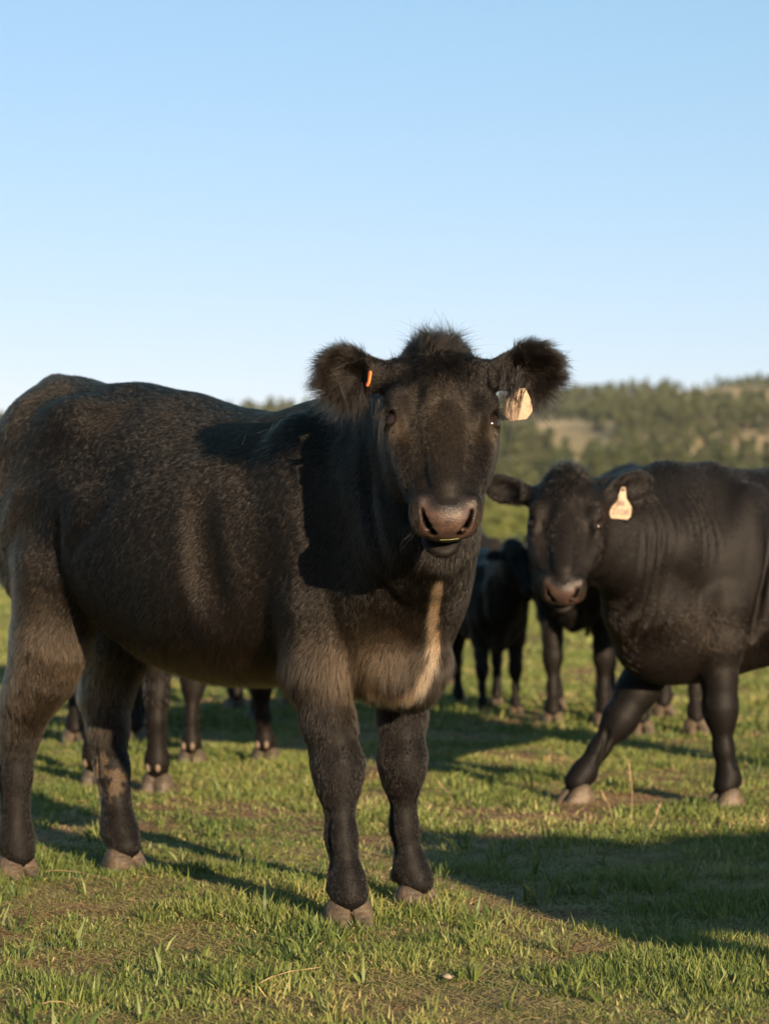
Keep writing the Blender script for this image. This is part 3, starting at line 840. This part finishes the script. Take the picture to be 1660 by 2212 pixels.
def trunk_np(h, C, seed):
    r = np.random.default_rng(seed); Vs, Fs, o = [], [], 0
    pts = [np.array([0, 0, -.3]), np.array([.06, .03, h * .3]), np.array([-.04, .08, h * .6]), np.array([0, 0, h * .9])]
    rad_ = [.17, .13, .08, .02]
    segs = [(pts[i], pts[i + 1], rad_[i], rad_[i + 1]) for i in range(3)]
    for c_ in C[:14]:
        t = min(max(c_[2] / h - .18, .1), .8); segs.append((np.array([0, 0, h * t]), c_, .05, .015))
    for s_ in segs:
        V, F = limb_np(*s_); Vs.append(V); Fs.append(F + o); o += len(V)
    return np.concatenate(Vs), np.concatenate(Fs)
protos = []
specs = [(3.4, 1.5, 'round', .10), (4.6, 1.5, 'cone', .10), (2.8, 1.5, 'round', .05), (5.2, 1.6, 'cone', .14), (3.9, 1.8, 'round', .12)]
for k, (h, rw, kind, low) in enumerate(specs):
    V, F, T, C = crown_np(h, rw, kind, 2600, 100 + k, .26, low)
    me = mesh_np("crown", V, F, False); me.attributes.new("tone", 'FLOAT', 'POINT').data.foreach_set("value", T.astype(np.float32)); me.materials.append(M['needles'])
    tv, tf = trunk_np(h, C, k); tm = mesh_np("trunk", tv, tf); tm.materials.append(M['bark'])
    protos.append((me, tm, kind))
cand = []
def glade(x, y):
    """grassy openings in the woodland"""
    g = fbm(np.array([[x / 38, y / 60, 3.]]), 71, 2)[0]
    for cx_, cy_, rx, ry in GLADES:
        if ((x - cx_) / rx) ** 2 + ((y - cy_) / ry) ** 2 < 1: return True
    return g > .42
def hill_at(px, py):
    """world point of the hillside seen at a place of the photograph"""
    yy = np.arange(215, 760, 1.0); xx = (px - 830) / FPX * yy; zz = terrain_z(xx, yy)
    pp = 1180 - (zz - CAM_H) / yy * FPX
    i = np.argmin(np.abs(pp - py)); return xx[i], yy[i]
GLADES = []
for px, py, wx, wy in [(1200, 935, 90, 26), (1620, 985, 120, 22), (1620, 868, 70, 14), (1500, 850, 40, 9), (1180, 945, 60, 14)]:
    a, c_ = hill_at(px, py); _, d_ = hill_at(px, py - wy)
    GLADES.append((a, c_, wx / FPX * c_, max(abs(d_ - c_) , 10)))
tries = 0
grid = {}
while len(cand) < 2600 and tries < 90000:
    tries += 1
    y = math.sqrt(random.random() * (770 ** 2 - 222 ** 2) + 222 ** 2); x = (random.random() * 2 - 1) * (.205 * y)
    if glade(x, y): continue
    key = (int(x // 4), int(y // 4))
    if any((x - a) ** 2 + (y - b_) ** 2 < 8.5 for i in (-1, 0, 1) for j in (-1, 0, 1) for a, b_ in grid.get((key[0] + i, key[1] + j), [])): continue
    grid.setdefault(key, []).append((x, y)); cand.append((x, y))
def in_view(x, y):
    px = 830 + x / y * FPX
    return -20 < px < 60 or 540 < px < 700 or 1035 < px < 1680
cand.sort(key=lambda p: (not in_view(*p), p[1]))
zc = terrain_z(np.array([p[0] for p in cand]), np.array([p[1] for p in cand]))
WV, WF, WT, wo = [], [], [], 0
crowns = [crown_np(specs[k][0], specs[k][1], specs[k][2], 330, 500 + k * 7 + j, .55, .1)[:3] for k in range(5) for j in range(4)]
for i, (x, y) in enumerate(cand):
    k = random.randrange(len(protos)); me, tm, kind = protos[k]; s_ = random.uniform(.75, 1.25) * (.72 if y > 600 else 1); rz = random.random() * 6.28
    if i < 300:
        r = empty("juniper_tree" if kind == 'round' else "pine_tree", (x, y, zc[i] - .1), rz); r.scale = (s_,) * 3
        tag(r, "round dark green juniper tree among others on the far hillside" if kind == 'round' else "pointed dark green pine tree among others on the far hillside", "tree",
            "junipers scattered over the far hillside" if kind == 'round' else "pines scattered over the far hillside")
        link("crown", me, r); link("trunk", tm, r)
    else:
        V, F, T = crowns[k * 4 + i % 4]
        c_, d_ = math.cos(rz) * s_, math.sin(rz) * s_
        V = np.stack([V[:, 0] * c_ - V[:, 1] * d_ + x, V[:, 0] * d_ + V[:, 1] * c_ + y, V[:, 2] * s_ + zc[i]], 1)
        WV.append(V); WF.append(F + wo); WT.append(T); wo += len(V)
wm = mesh_np("woodland", np.concatenate(WV), np.concatenate(WF), False)
wm.attributes.new("tone", 'FLOAT', 'POINT').data.foreach_set("value", np.concatenate(WT).astype(np.float32))
tag(link("woodland", wm, None, M['needles']), "mass of small dark evergreens covering the rest of the hill", "woodland", kind='stuff')
# low bright shrubs at the foot of the meadow
shr = []
for k in range(3):
    V, F, T, C = crown_np(1.0, .9, 'round', 1300, 900 + k, .13, .05)
    me = mesh_np("foliage", V, F, False); me.attributes.new("tone", 'FLOAT', 'POINT').data.foreach_set("value", T.astype(np.float32)); me.materials.append(M['shrub'])
    tv, tf = trunk_np(.8, C, 40 + k); tv[:, :2] *= .5; tm = mesh_np("stem", tv, tf); tm.materials.append(M['bark']); shr.append((me, tm))
for i in range(26):
    y = random.uniform(95, 205); x = (random.uniform(1030, 1160) - 830) / FPX * y
    me, tm = shr[i % 3]; r = empty("shrub", (x, y, float(terrain_z(np.array([x]), np.array([y]))[0]) - .05), random.random() * 6.28); s_ = random.uniform(.7, 1.5); r.scale = (s_, s_, s_ * .8)
    tag(r, "low yellow-green shrub in the bright meadow below the hill", "shrub", "low shrubs in the distant meadow")
    link("foliage", me, r); link("stem", tm, r)
print("trees", len(cand), "t", time.time() - T0)

# ------------------------------------------------------------------ the cattle
COWS = [None]
def gauss(P, c, r): return np.exp(-(((P - np.asarray(c)) / np.asarray(r)) ** 2).sum(1))
def seg_d(P, pts):
    D_ = np.full(len(P), 9.)
    for a, b_ in zip(pts[:-1], pts[1:]):
        a = np.asarray(a, float); b_ = np.asarray(b_, float); ab = b_ - a; t = np.clip(((P - a) @ ab) / (ab @ ab), 0, 1)
        D_ = np.minimum(D_, np.linalg.norm(P - a - t[:, None] * ab, axis=1))
    return D_
PX = lambda px, py, Y: A3((px - 830) / FPX * Y, Y, CAM_H + (1180 - py) / FPX * Y)

# --- the heifer in the foreground
legsA = dict(
    fr=front_leg((-.077, -.150, .60), (-.026, -.131, .36), (-.004, -.141, .20), (.014, -.144, .10), (.024, -.146, .055), 1.06),
    fl=front_leg((-.060, .13, .60), (-.039, .102, .36), (-.045, .116, .20), (-.034, .129, .10), (-.020, .136, .055), .99),
    hr=[(-.985, -.155, .80, .130), (-1.015, -.17, .62, .098), (-1.045, -.175, .54, .078), (-1.085, -.18, .48, .064), (-1.125, -.18, .40, .047), (-1.15, -.178, .27, .038), (-1.155, -.172, .11, .040), (-1.15, -.17, .068, .043)],
    hl=[(-.98, .16, .80, .125), (-1.115, .165, .62, .092), (-1.165, .16, .53, .072), (-1.18, .155, .46, .062), (-1.165, .15, .38, .047), (-1.14, .145, .27, .040), (-1.10, .135, .11, .042), (-1.07, .13, .068, .043)])
class CowA(Cow): pass
def build_with(o, f, headd, legs, neckf, earf, **kw):
    """resolves neck and ears given as functions of the finished head frame"""
    c = Cow.__new__(Cow); c._nf = neckf; c._ef = earf
    old = Cow.build
    def b2(s):
        s.neck = s._nf(s); s.ears = s._ef(s); old(s)
    Cow.build = b2
    try: c.__init__(o, f, head=headd, legs=legs, **kw)
    finally: Cow.build = old
    return c
def r4(p, r): return (*p, r)
neckA = lambda s: [
    [(-.20, 0, 1.12, .085), (.06, -.05, 1.15, .095), r4(s.H(.04, 0, -.13), .085)],
    [(-.06, 0, .95, .20), (.14, -.07, 1.0, .155), r4(s.H(.11, 0, -.15), .095)],
    [(-.01, 0, .76, .145), (.12, -.05, .82, .130), (.235, -.13, .90, .105), r4(s.H(.2, 0, -.18), .07)]]
def ear_world(c, base, tip, n, w):
    return dict(base=c.loc(base), tip=c.loc(tip), n=c.locd(n), w=w / c.sc)
earsA = lambda c: dict(r=ear_world(c, PX(822, 812, 5.27), PX(690, 806, 5.27), (-.2, -1, -.15), .056),
                       l=ear_world(c, PX(1068, 808, 5.27), PX(1204, 792, 5.27), (.25, -1, -.2), .056))
headA = dict(world=True, poll=(.119, 5.28, 1.302), nose=(.133, 4.995, .925), up=(.07, -.8, .6))
A = build_with((0, 5.68), (.733, -.68), headA, legsA, neckA, earsA, h=.0055)
A.toe = dict(fr=-.60, fl=-.08, hr=-.15, hl=-.02); A.hs = 1.0
COWS[0] = A
def on_surface(c, px, py, y0, y1):
    """first point of the cow's skin seen at a place of the photograph, in the cow's frame"""
    ray = nrm(PX(px, py, 1.0) - A3(0, 0, CAM_H)); W = A3(0, 0, CAM_H) + ray * np.linspace(y0, y1, 900)[:, None]
    q = W - c.o; Lc = np.stack([q @ c.f, q @ c.l, W[:, 2]], 1) / c.sc
    dd = c.D(Lc); i = int(np.argmax(dd < .002)) or int(np.argmin(dd)); return Lc[i], W[i]
STRIPE = [on_surface(A, *p, 5.15, 6.2)[0] for p in ((948, 1262), (940, 1300), (936, 1340), (938, 1390), (934, 1435), (912, 1480), (880, 1510), (840, 1515), (800, 1495))]
def tanA(c, P, N):
    t = .03 * sstep(-.9, -1.1, P[:, 0]) + .002
    t = t + .15 * gauss(P, (-1.0, -.2, .62), (.10, .2, .16)) + .10 * gauss(P, (-1.12, -.22, .90), (.12, .2, .16))
    t = t + .17 * gauss(P, (.06, -.12, .62), (.14, .12, .09)) + .07 * sstep(.66, .56, P[:, 2]) * (P[:, 0] < -.15) * (P[:, 0] > -.95)
    t = t + .03 * gauss(P, (-.3, -.3, .8), (.25, .3, .3))
    stripe = seg_d(P, STRIPE)
    t = t + .95 * 1.4 * (1 - sstep(.005, .019, stripe + .007 * vnoise(P * 55, 91)))
    pat = gauss(P, (-1.14, .07, .50), (.07, .05, .08)); t = t + .75 * pat
    low = sstep(.42, .30, P[:, 2]); t = t * (1 - .8 * low)
    mud = sstep(.15, .45, fbm(P * 42, 93, 2) + .25) * gauss(P, (-1.13, .12, .25), (.06, .045, .09)) * (P[:, 1] > 0); t = t + .5 * sstep(.30, .5, mud)
    h = c.hcoord(P); hd = (h[:, 0] > -.05) & (h[:, 0] < .56) & (np.abs(h[:, 1]) < .15) & (h[:, 2] > -.2)
    th = .004 + .15 * gauss(np.abs(h), (.215, .10, .018), (.022, .02, .03)) + .12 * gauss(h, (.25, 0, .0), (.12, .05, .06)) + .04 * gauss(np.abs(h), (.23, .088, .02), (.03, .03, .05)) + .22 * gauss(np.abs(h), (.44, .068, .05), (.03, .015, .04))  # pale nose bridge: its lit look is put into the hair colour
    t = np.where(hd, th, t)
    for E in c.ears.values():
        q = (P - E['base']) @ E['R']; m = (q[:, 0] > .01) & (q[:, 0] < E['L'] * 1.15) & (np.abs(q[:, 1]) < .08) & (np.abs(q[:, 2]) < .06)
        t = np.where(m, .008, t)
    t = np.where(t < .7, t * .72, t)
    return np.clip(t * (1 + .25 * fbm(P * 9, 92, 2)), 0, 1)
Q = 1.0
cowA = make_cow("cow", A, "shaggy black heifer in front facing the camera, tan streak down her chest",
    dict(n=int(640000 * Q), len=.019, face=.009, poll=.05, ear=.042, glint=.24, rad=.00038 / math.sqrt(Q), lift=.38, lash=True), "black cattle standing in the pasture", tanA)
print("cow A t", time.time() - T0)

# --- the walking cow on the right
BODYB = [(-1.36, 1.10, .95, .10), (-1.28, 1.18, .80, .20), (-1.15, 1.20, .66, .26), (-1.0, 1.19, .60, .29), (-.8, 1.195, .53, .33), (-.6, 1.184, .50, .33), (-.4, 1.172, .475, .31),
         (-.2, 1.158, .44, .275), (-.03, 1.138, .405, .23), (.10, 1.112, .42, .18), (.20, 1.05, .48, .16), (.27, .90, .56, .09)]
legsB = dict(
    fl=front_leg((.02, .145, .55), (.018, .152, .33), (.010, .157, .19), (-.008, .160, .10), (.004, .160, .055), 1.05),
    fr=front_leg((.03, -.15, .52), (.185, -.178, .28), (.26, -.20, .18), (.315, -.214, .10), (.34, -.22, .055), 1.08),
    hr=hind_leg((-1.02, -.18, .70), (-1.08, -.18, .56), (-1.22, -.18, .44), (-1.26, -.18, .26), (-1.28, -.17, .11), (-1.26, -.17, .055), 1.1),
    hl=hind_leg((-.98, .18, .70), (-1.0, .18, .56), (-1.08, .18, .44), (-1.06, .18, .26), (-1.03, .17, .11), (-1.0, .17, .055), 1.1))
legsB['fr'][1] = (*legsB['fr'][1][:3], .094); legsB['fr'][2] = (*legsB['fr'][2][:3], .066)
neckB = lambda s: [
    [(-.15, 0, 1.03, .10), (.16, .02, 1.03, .10), r4(s.H(.05, 0, -.13), .085)],
    [(.0, 0, .85, .21), (.20, .04, .88, .16), r4(s.H(.12, 0, -.16), .095)],
    [(.10, 0, .60, .16), (.25, .03, .68, .12), (.34, .07, .80, .085), r4(s.H(.2, 0, -.18), .065)]]
earsB = lambda c: dict(r=ear_world(c, PX(1143, 1072, 7.85), PX(1046, 1044, 7.88), (-.25, -1, .0), .044),
                       l=ear_world(c, PX(1308, 1076, 7.85), PX(1406, 1034, 7.90), (.15, -1, -.1), .050))
headB = dict(world=True, poll=PX(1225, 1022, 7.80), nose=PX(1213, 1283, 7.56), up=(-.06, -.86, .5))
B = build_with((1.06, 8.25), (-.85, -.53), headB, legsB, neckB, earsB, h=.0085, body=BODYB, relief=1.7)
B.toe = dict(fr=.05, fl=.05); B.hs = 1.0
def tanB(c, P, N):
    h = c.hcoord(P); hd = (h[:, 0] > -.05) & (h[:, 0] < .56) & (np.abs(h[:, 1]) < .15) & (h[:, 2] > -.2)
    t = .001 + .02 * gauss(P, (.1, .1, .55), (.3, .3, .2))
    t = np.where(hd, .012 + .2 * gauss(np.abs(h), (.46, .068, .06), (.035, .02, .05)), t)
    return t
make_cow("cow", B, "sleek black cow walking in from the right edge, white numbered tag in her ear",
    dict(n=int(200000 * Q), len=.012, face=.009, poll=.04, ear=.014, rad=.00065 / math.sqrt(Q), lift=.16, cl=.2, lash=False, glint=.04, mat='sleek'), "black cattle standing in the pasture", tanB)
print("cow B t", time.time() - T0)

# --- the rest of the herd
def std_legs(step=0.0, hs=0.0):
    return dict(
        fr=front_leg((-.06, -.14, .60), (-.03 + step * .5, -.135, .36), (-.03 + step * .8, -.135, .20), (-.015 + step, -.135, .10), (.0 + step, -.135, .055)),
        fl=front_leg((-.06, .14, .60), (-.03 - step * .5, .135, .36), (-.03 - step * .8, .135, .20), (-.015 - step, .135, .10), (.0 - step, .135, .055)),
        hr=hind_leg((-.97, -.165, .78), (-1.02 - hs * .3, -.17, .62), (-1.12 - hs * .6, -.165, .48), (-1.11 - hs, -.16, .27), (-1.09 - hs, -.155, .11), (-1.07 - hs, -.15, .055)),
        hl=hind_leg((-.97, .165, .78), (-1.02 + hs * .3, .17, .62), (-1.12 + hs * .6, .165, .48), (-1.11 + hs, .16, .27), (-1.09 + hs, .155, .11), (-1.07 + hs, .15, .055)))
def std_neck(s):
    return [[(-.15, 0, 1.10, .09), (.12, 0, 1.14, .10), r4(s.H(.05, 0, -.13), .08)],
            [(-.05, 0, .93, .19), (.16, 0, .97, .14), r4(s.H(.11, 0, -.16), .09)],
            [(.03, 0, .74, .15), (.18, 0, .82, .12), r4(s.H(.2, 0, -.18), .07)]]
def std_ears(s):
    E = {}
    for sg, nm in ((1, 'l'), (-1, 'r')):
        b_ = s.H(.075, sg * .095, -.06); E[nm] = dict(base=b_, tip=b_ + s.HR @ A3(.01, sg * .17, -.03), n=s.HR @ A3(.3, 0, 1), w=.045)
    return E
def herd(ox, oy, f, sc_, head, label, step=0., hs=0., n=16000, hw=1.0, hh=1.0):
    c = build_with((ox, oy), f, head, std_legs(step, hs), std_neck, std_ears, h=.015, scale=sc_, hw=hw)
    c.hs = 1.05
    return make_cow("cow", c, label, dict(n=int(n * Q), len=.018, face=.014, poll=.04, ear=.02, rad=.0016 / math.sqrt(Q), lift=.3, lash=False),
                    "black cattle standing in the pasture", lambda c_, P, N: np.full(len(P), .02))
hd_up = lambda yaw=0., dz=0., sx=0.: dict(poll=(.50 + sx, math.sin(yaw) * .12, 1.20 + dz), nose=(.50 + sx + .30 * math.cos(yaw), math.sin(yaw) * (.12 + .30), .82 + dz), up=(.75 * math.cos(yaw), .75 * math.sin(yaw), .6))
herd(.595, 12.55, (.12, -.99), .66, hd_up(.45, .16, -.08), "small black calf standing between the front heifer's chest and the walking cow", .02, .04)
herd(.95, 11.9, (-.10, -1), .92, hd_up(.0, -.1, -.05), "black cow half hidden behind the lowered muzzle of the walking cow", .03, .02)
herd(1.33, 11.35, (.05, -1), .98, hd_up(-.2, -.05), "black cow whose legs show under the chest of the walking cow", .02, .02)
herd(-.62, 9.70, (.30, .95), .95, hd_up(.1, -.1), "black cow seen from behind under the front heifer's belly, pale dewclaws showing", .08, .06)
herd(-1.24, 10.75, (.08, -1), .97, hd_up(.2, -.05), "black cow whose legs show just right of the front heifer's left hind leg", .03, .03)
herd(-.50, 12.0, (.15, -1), .95, hd_up(-.2, -.05), "black cow farthest back behind the front heifer's belly, only dark legs showing", .02, .03)
herd(.32, 15.2, (.45, -.9), .90, hd_up(.2, -.1), "distant black cow mostly hidden behind the front heifer's chest, one dark leg showing", .02, .03)
# cattle beside the camera, outside the frame, whose long shadows reach into the picture
herd(2.78, 2.35, (-.96, .25), 1.0, hd_up(.1, -.1), "black cow standing just outside the frame on the right, near the camera", .03, .03, 6000)
herd(4.3, 3.9, (-.8, .6), 1.0, hd_up(.1, -.1), "black cow standing outside the frame on the far right", .03, .03, 6000)
print("herd t", time.time() - T0)

# ------------------------------------------------------------------ ear tags, straws, small things
def tag_plate(name, parent, mat, poly, M4, th=.0022):
    import bmesh
    bm = bmesh.new(); vs = [bm.verts.new((x, z, 0)) for x, z in poly]; f = bm.faces.new(vs)
    r = bmesh.ops.extrude_face_region(bm, geom=[f]); bmesh.ops.translate(bm, vec=(0, 0, th), verts=[v for v in r['geom'] if isinstance(v, bmesh.types.BMVert)])
    bmesh.ops.recalc_face_normals(bm, faces=bm.faces)
    bmesh.ops.bevel(bm, geom=[e for e in bm.edges], offset=.0006, segments=2, affect='EDGES')
    me = bpy.data.meshes.new(name); bm.to_mesh(me); bm.free()
    o = link(name, me, parent, mat); o.matrix_basis = M4; return o
def frame(c, origin, xdir, zdir):
    """matrix in the cow's frame from world origin, x axis and 'up' axis of the plate"""
    x = nrm(c.locd(xdir)); y = nrm(c.locd(zdir)); y = nrm(y - x * (x @ y)); z = np.cross(x, y); o_ = c.loc(origin)
    return Matrix(((x[0], y[0], z[0], o_[0]), (x[1], y[1], z[1], o_[1]), (x[2], y[2], z[2], o_[2]), (0, 0, 0, 1)))
# pale tag hanging under the left ear of the heifer, half covered by hair
T1 = frame(A, PX(1128, 838, 5.222), (.93, .30, -.02), (.05, -.1, 1))
P1 = [(-.006, .0), (.006, .0), (.019, -.022), (.026, -.048), (.013, -.066), (-.024, -.072), (-.040, -.060), (-.036, -.026)]
t1 = tag_plate("ear_tag", cowA, M['tag_tan'], P1, T1); t1["label"] = "pale tan plastic ear tag half covered by long ear hair"
bt = uv_sphere(.005, 12, 8); st = link("stud", bt, t1, M['tag_tan']); st.location = (0, -.006, .002)
# orange tag edge in the other ear
T2 = frame(A, PX(800, 802, 5.222), (.55, -.8, .0), (.15, 0, 1))
P2 = [(-.003, .0), (.004, .001), (.006, -.006), (.003, -.026), (-.003, -.033), (-.008, -.030), (-.006, -.025), (-.002, -.022)]
t2 = tag_plate("ear_tag", cowA, M['tag_orange'], P2, T2, .004); t2["label"] = "orange plastic ear tag seen edge on"
# long locks hanging from the ears over the tag and beside the cheek
LK = []; rl = np.random.default_rng(5)
def locks(x0, x1, y0, x2, x3, y1, Y, k, n):
    for _ in range(k):
        u = rl.random(); a = PX(x0 + (x1 - x0) * u, y0 + rl.normal() * 16, Y + rl.normal() * .006); e = PX(x2 + (x3 - x2) * u + rl.normal() * 9, y1 + rl.normal() * 24 - 30 * abs(u - .35), Y + rl.normal() * .012)
        for _ in range(n):
            p = a + rl.normal(size=3) * .0035; q = e + rl.normal(size=3) * .0045; md = (p + q) / 2 + A3(rl.normal() * .004, -.012, .006)
            LK.append([A.loc((1 - t) ** 2 * p + 2 * t * (1 - t) * md + t * t * q) for t in np.linspace(0, 1, 5)])
locks(1072, 1132, 812, 1076, 1108, 905, 5.185, 11, 8)
locks(1100, 1150, 826, 1092, 1140, 900, 5.18, 8, 12)
locks(1090, 1112, 850, 1095, 1112, 948, 5.175, 3, 14)
locks(705, 812, 845, 722, 806, 898, 5.19, 9, 8)
locks(812, 826, 880, 806, 822, 978, 5.18, 3, 12)
LK = np.array(LK); strands("ear_locks", LK, M['hair'], cowA, np.full(len(LK), .00032), np.zeros(len(LK)), 5)
# numbered tag of the walking cow
cowB = [o for o in bpy.data.objects if o.get("label", "").startswith("sleek black cow")][0]
T3 = frame(B, PX(1346, 1052, 7.83), (.99, .02, -.09), (-.04, -.15, 1))
P3 = [(-.007, .0), (.005, .0), (.012, -.035), (.032, -.062), (.032, -.093), (.022, -.104), (-.030, -.104), (-.041, -.093), (-.041, -.066), (-.016, -.036)]
t3 = tag_plate("ear_tag", cowB, M['tag_pale'], P3, T3); t3["label"] = "pale ear tag hand lettered 2108"
bt = uv_sphere(.006, 12, 8); st = link("stud", bt, t3, M['ink']); st.location = (-.001, -.008, .002)
for txt, yy, sz in (("88", -.062, .026), ("2108", -.091, .030)):
    cu = bpy.data.curves.new("lettering", 'FONT'); cu.body = txt; cu.size = sz; cu.align_x = 'CENTER'; cu.extrude = .0003; cu.space_character = .95
    tmp = bpy.data.objects.new("tmp_text", cu); sc.collection.objects.link(tmp); bpy.context.view_layer.update()
    me = bpy.data.meshes.new_from_object(tmp.evaluated_get(bpy.context.evaluated_depsgraph_get())); me.name = "lettering"
    bpy.data.objects.remove(tmp); tx = link("lettering", me, t3, M['ink']); tx.location = (-.004, yy, .0026)

def ribbon(pts, r0, r1, k=5):
    Vs, Fs, o_ = [], [], 0
    n = len(pts)
    for i in range(n - 1):
        a = r0 + (r1 - r0) * i / (n - 1); b_ = r0 + (r1 - r0) * (i + 1) / (n - 1)
        V, F = limb_np(pts[i], pts[i + 1], a, b_, k); Vs.append(V); Fs.append(F + o_); o_ += len(V)
    return np.concatenate(Vs), np.concatenate(Fs)
M['straw'] = simple("dry_straw", [(.3, (.20, .14, .07)), (.7, (.32, .23, .12))], 30, rough=.7, bump=0)
M['greenblade'] = simple("fresh_grass_blade", [(.3, (.085, .11, .035)), (.7, (.14, .16, .055))], 30, rough=.5, bump=0)
# dry seed stalks standing in the grass at the walking cow's feet
stalks = [((1362, 1752), (1358, 1622), "tall thin dry seed stalk between the walking cow's front feet", 7.65), ((1392, 1770), (1426, 1706), "leaning dry straw stalk right of the tallest seed stalk", 7.3),
          ((1322, 1740), (1298, 1680), "bent dry stalk just right of the walking cow's forward hoof", 7.75), ((1535, 1800), (1518, 1768), "short curled dry stalk left of the walking cow's standing foot", 7.0),
          ((975, 1705), (945, 1665), "pale dry stalk in the grass right of the front heifer's knee", 8.3)]
for (bx, by), (tx_, ty), lb, Y in stalks:
    a = PX(bx, by, Y); a[2] = float(terrain_z(np.array([a[0]]), np.array([a[1]]))[0]); t_ = PX(tx_, ty, Y)
    hgt = max((by - ty) / FPX * Y, .04); tp = a + A3(t_[0] - a[0], .02, hgt); md = (a + tp) / 2 + A3(.006, 0, .004)
    r = empty("seed_stalk", a); tag(r, lb, "dry stalk", "dry stalks standing in the grass")
    V, F = ribbon([A3(0, 0, 0), md - a, tp - a], .0014, .0009); link("stem", mesh_np("stem", V, F), r, M['straw'])
    hv, hf = [], []; o_ = 0
    for k in range(12):
        q = (tp - a) * (.70 + .30 * k / 11); dd = nrm(A3(math.cos(k * 2.4), math.sin(k * 2.4), 1.8))
        V, F = limb_np(q, q + dd * .011, .0019, .0004, 5); hv.append(V); hf.append(F + o_); o_ += len(V)
    link("seed_head", mesh_np("seed_head", np.concatenate(hv), np.concatenate(hf)), r, M['straw'])
# straws lying in the turf
for i, (p, q, Y, lb) in enumerate([((105, 1897), (240, 1915), 0, "long pale straw lying in the grass right of the heifer's right hind hoof"), ((688, 2075), (735, 2140), 0, "short pale straw lying left below the heifer's right front hoof"),
                                 ((95, 2190), (175, 2200), 0, "pale straw lying near the bottom left corner"), ((560, 2145), (690, 2110), 0, "crooked pale straw on bare soil below the middle")]):
    def gp(px, py):
        Y = CAM_H * FPX / (py - 1180); return A3((px - 830) / FPX * Y, Y, .022)
    a, b_ = gp(*p), gp(*q); md = (a + b_) / 2 + A3(.0, .01, .006)
    V, F = ribbon([a, a * .6 + md * .4 + A3(0, 0, .003), md, b_ * .5 + md * .5, b_], .0014, .0008)
    tag(link("straw", mesh_np("straw", V - a, F), None, M['straw']), lb, "straw", "straws lying in the grass").location = a
# blade of grass in the mouth
def toworld(c, p): return A3(*c.o) + (c.f * p[0] + c.l * p[1]) * c.sc + A3(0, 0, p[2] * c.sc)
g0 = on_surface(A, 950, 1166, 4.7, 5.6)[1] - A3(0, .002, 0); g1 = on_surface(A, 990, 1163, 4.7, 5.6)[1] - A3(0, .002, 0); gm_ = (g0 + g1) / 2 + A3(0, -.006, -.001)
V, F = ribbon([g0, gm_, g1], .0010, .0008); tag(link("grass_blade", mesh_np("grass_blade", V - g0, F), None, M['greenblade']), "single green grass blade held in the front heifer's mouth", "grass blade").location = g0
# pale pebbles
M['stone'] = simple("pale_stone", [(.3, (.13, .10, .075)), (.7, (.24, .19, .14))], 20, rough=.85)
for px, py, r_, lb in [(966, 2112, .013, "small round pale stone in the grass at bottom centre"), (1428, 1890, .010, "tiny white pebble in the shaded bare patch at right")]:
    Y = CAM_H * FPX / (py - 1180); D = Sdf(); D.ell((0, 0, 0), (r_, r_ * .7, r_ * .45), k=.002); D.add(lambda P: vnoise(P / r_ * 1.3, 5) * r_ * .12, (0, 0, 0), .1, 0, 'd')
    V, F = surface(D, (-.03, -.03, -.03), (.03, .03, .03), .002); o = link("stone", mesh_np("stone", V, F), None, M['stone']); o.location = ((px - 830) / FPX * Y, Y, .006)
    tag(o, lb, "stone", "small stones in the grass")
# bits of grass stuck on the heifer's back
for px, py, dx, dy, lb in [(522, 960, 8, -22, "green grass blade lying in the shadow on the heifer's side"), (555, 935, 22, -8, "yellow straw on the upper side of the heifer's shoulder"), (590, 915, -10, 14, "tiny yellow straw nearest the withers on the heifer's back")]:
    ray = nrm(PX(px, py, 1.0) - A3(0, 0, CAM_H)); ts = np.linspace(5.2, 6.6, 1400)
    W = A3(0, 0, CAM_H) + ray * ts[:, None]; q = W - A.o; Lc = np.stack([q @ A.f, q @ A.l, W[:, 2]], 1)
    dd = A.D(Lc); i = int(np.argmax(dd < .018)); Y = W[i, 1] - .004
    a, b_ = PX(px, py, Y), PX(px + dx, py + dy, Y + .004)
    V, F = ribbon([a, (a + b_) / 2 + A3(.002, -.002, 0), b_], .0008, .0005)
    tag(link("straw", mesh_np("straw", V - a, F), None, M['straw'] if dx != 8 else M['greenblade']), lb, "straw").location = a
# ------------------------------------------------------------------ thin air between the herd and the hill
hm, N, L = new_mat("thin_haze")
vp = N.new("ShaderNodeVolumePrincipled"); vp.inputs["Color"].default_value = (.88, .92, 1.0, 1); vp.inputs["Density"].default_value = .00011; vp.inputs["Anisotropy"].default_value = .2
o_ = N.new("ShaderNodeOutputMaterial"); L.new(vp.outputs[0], o_.inputs["Volume"])
xr = float(np.abs(X).max()) + 5; zt = float(Z.max()) + 14
hv = np.array([(x, y, z) for x in (-xr, xr) for y in (-34, 1504) for z in (float(Z.min()) - 1.0, zt)])
hf_ = np.array([(0, 1, 3, 2), (4, 6, 7, 5), (0, 4, 5, 1), (2, 3, 7, 6), (0, 2, 6, 4), (1, 5, 7, 3)])
tag(link("haze", mesh_np("haze", hv, hf_, False), None, hm), "thin pale haze over the pasture and the far hill", "haze", kind='stuff')
print("done t", time.time() - T0, "tris ok")
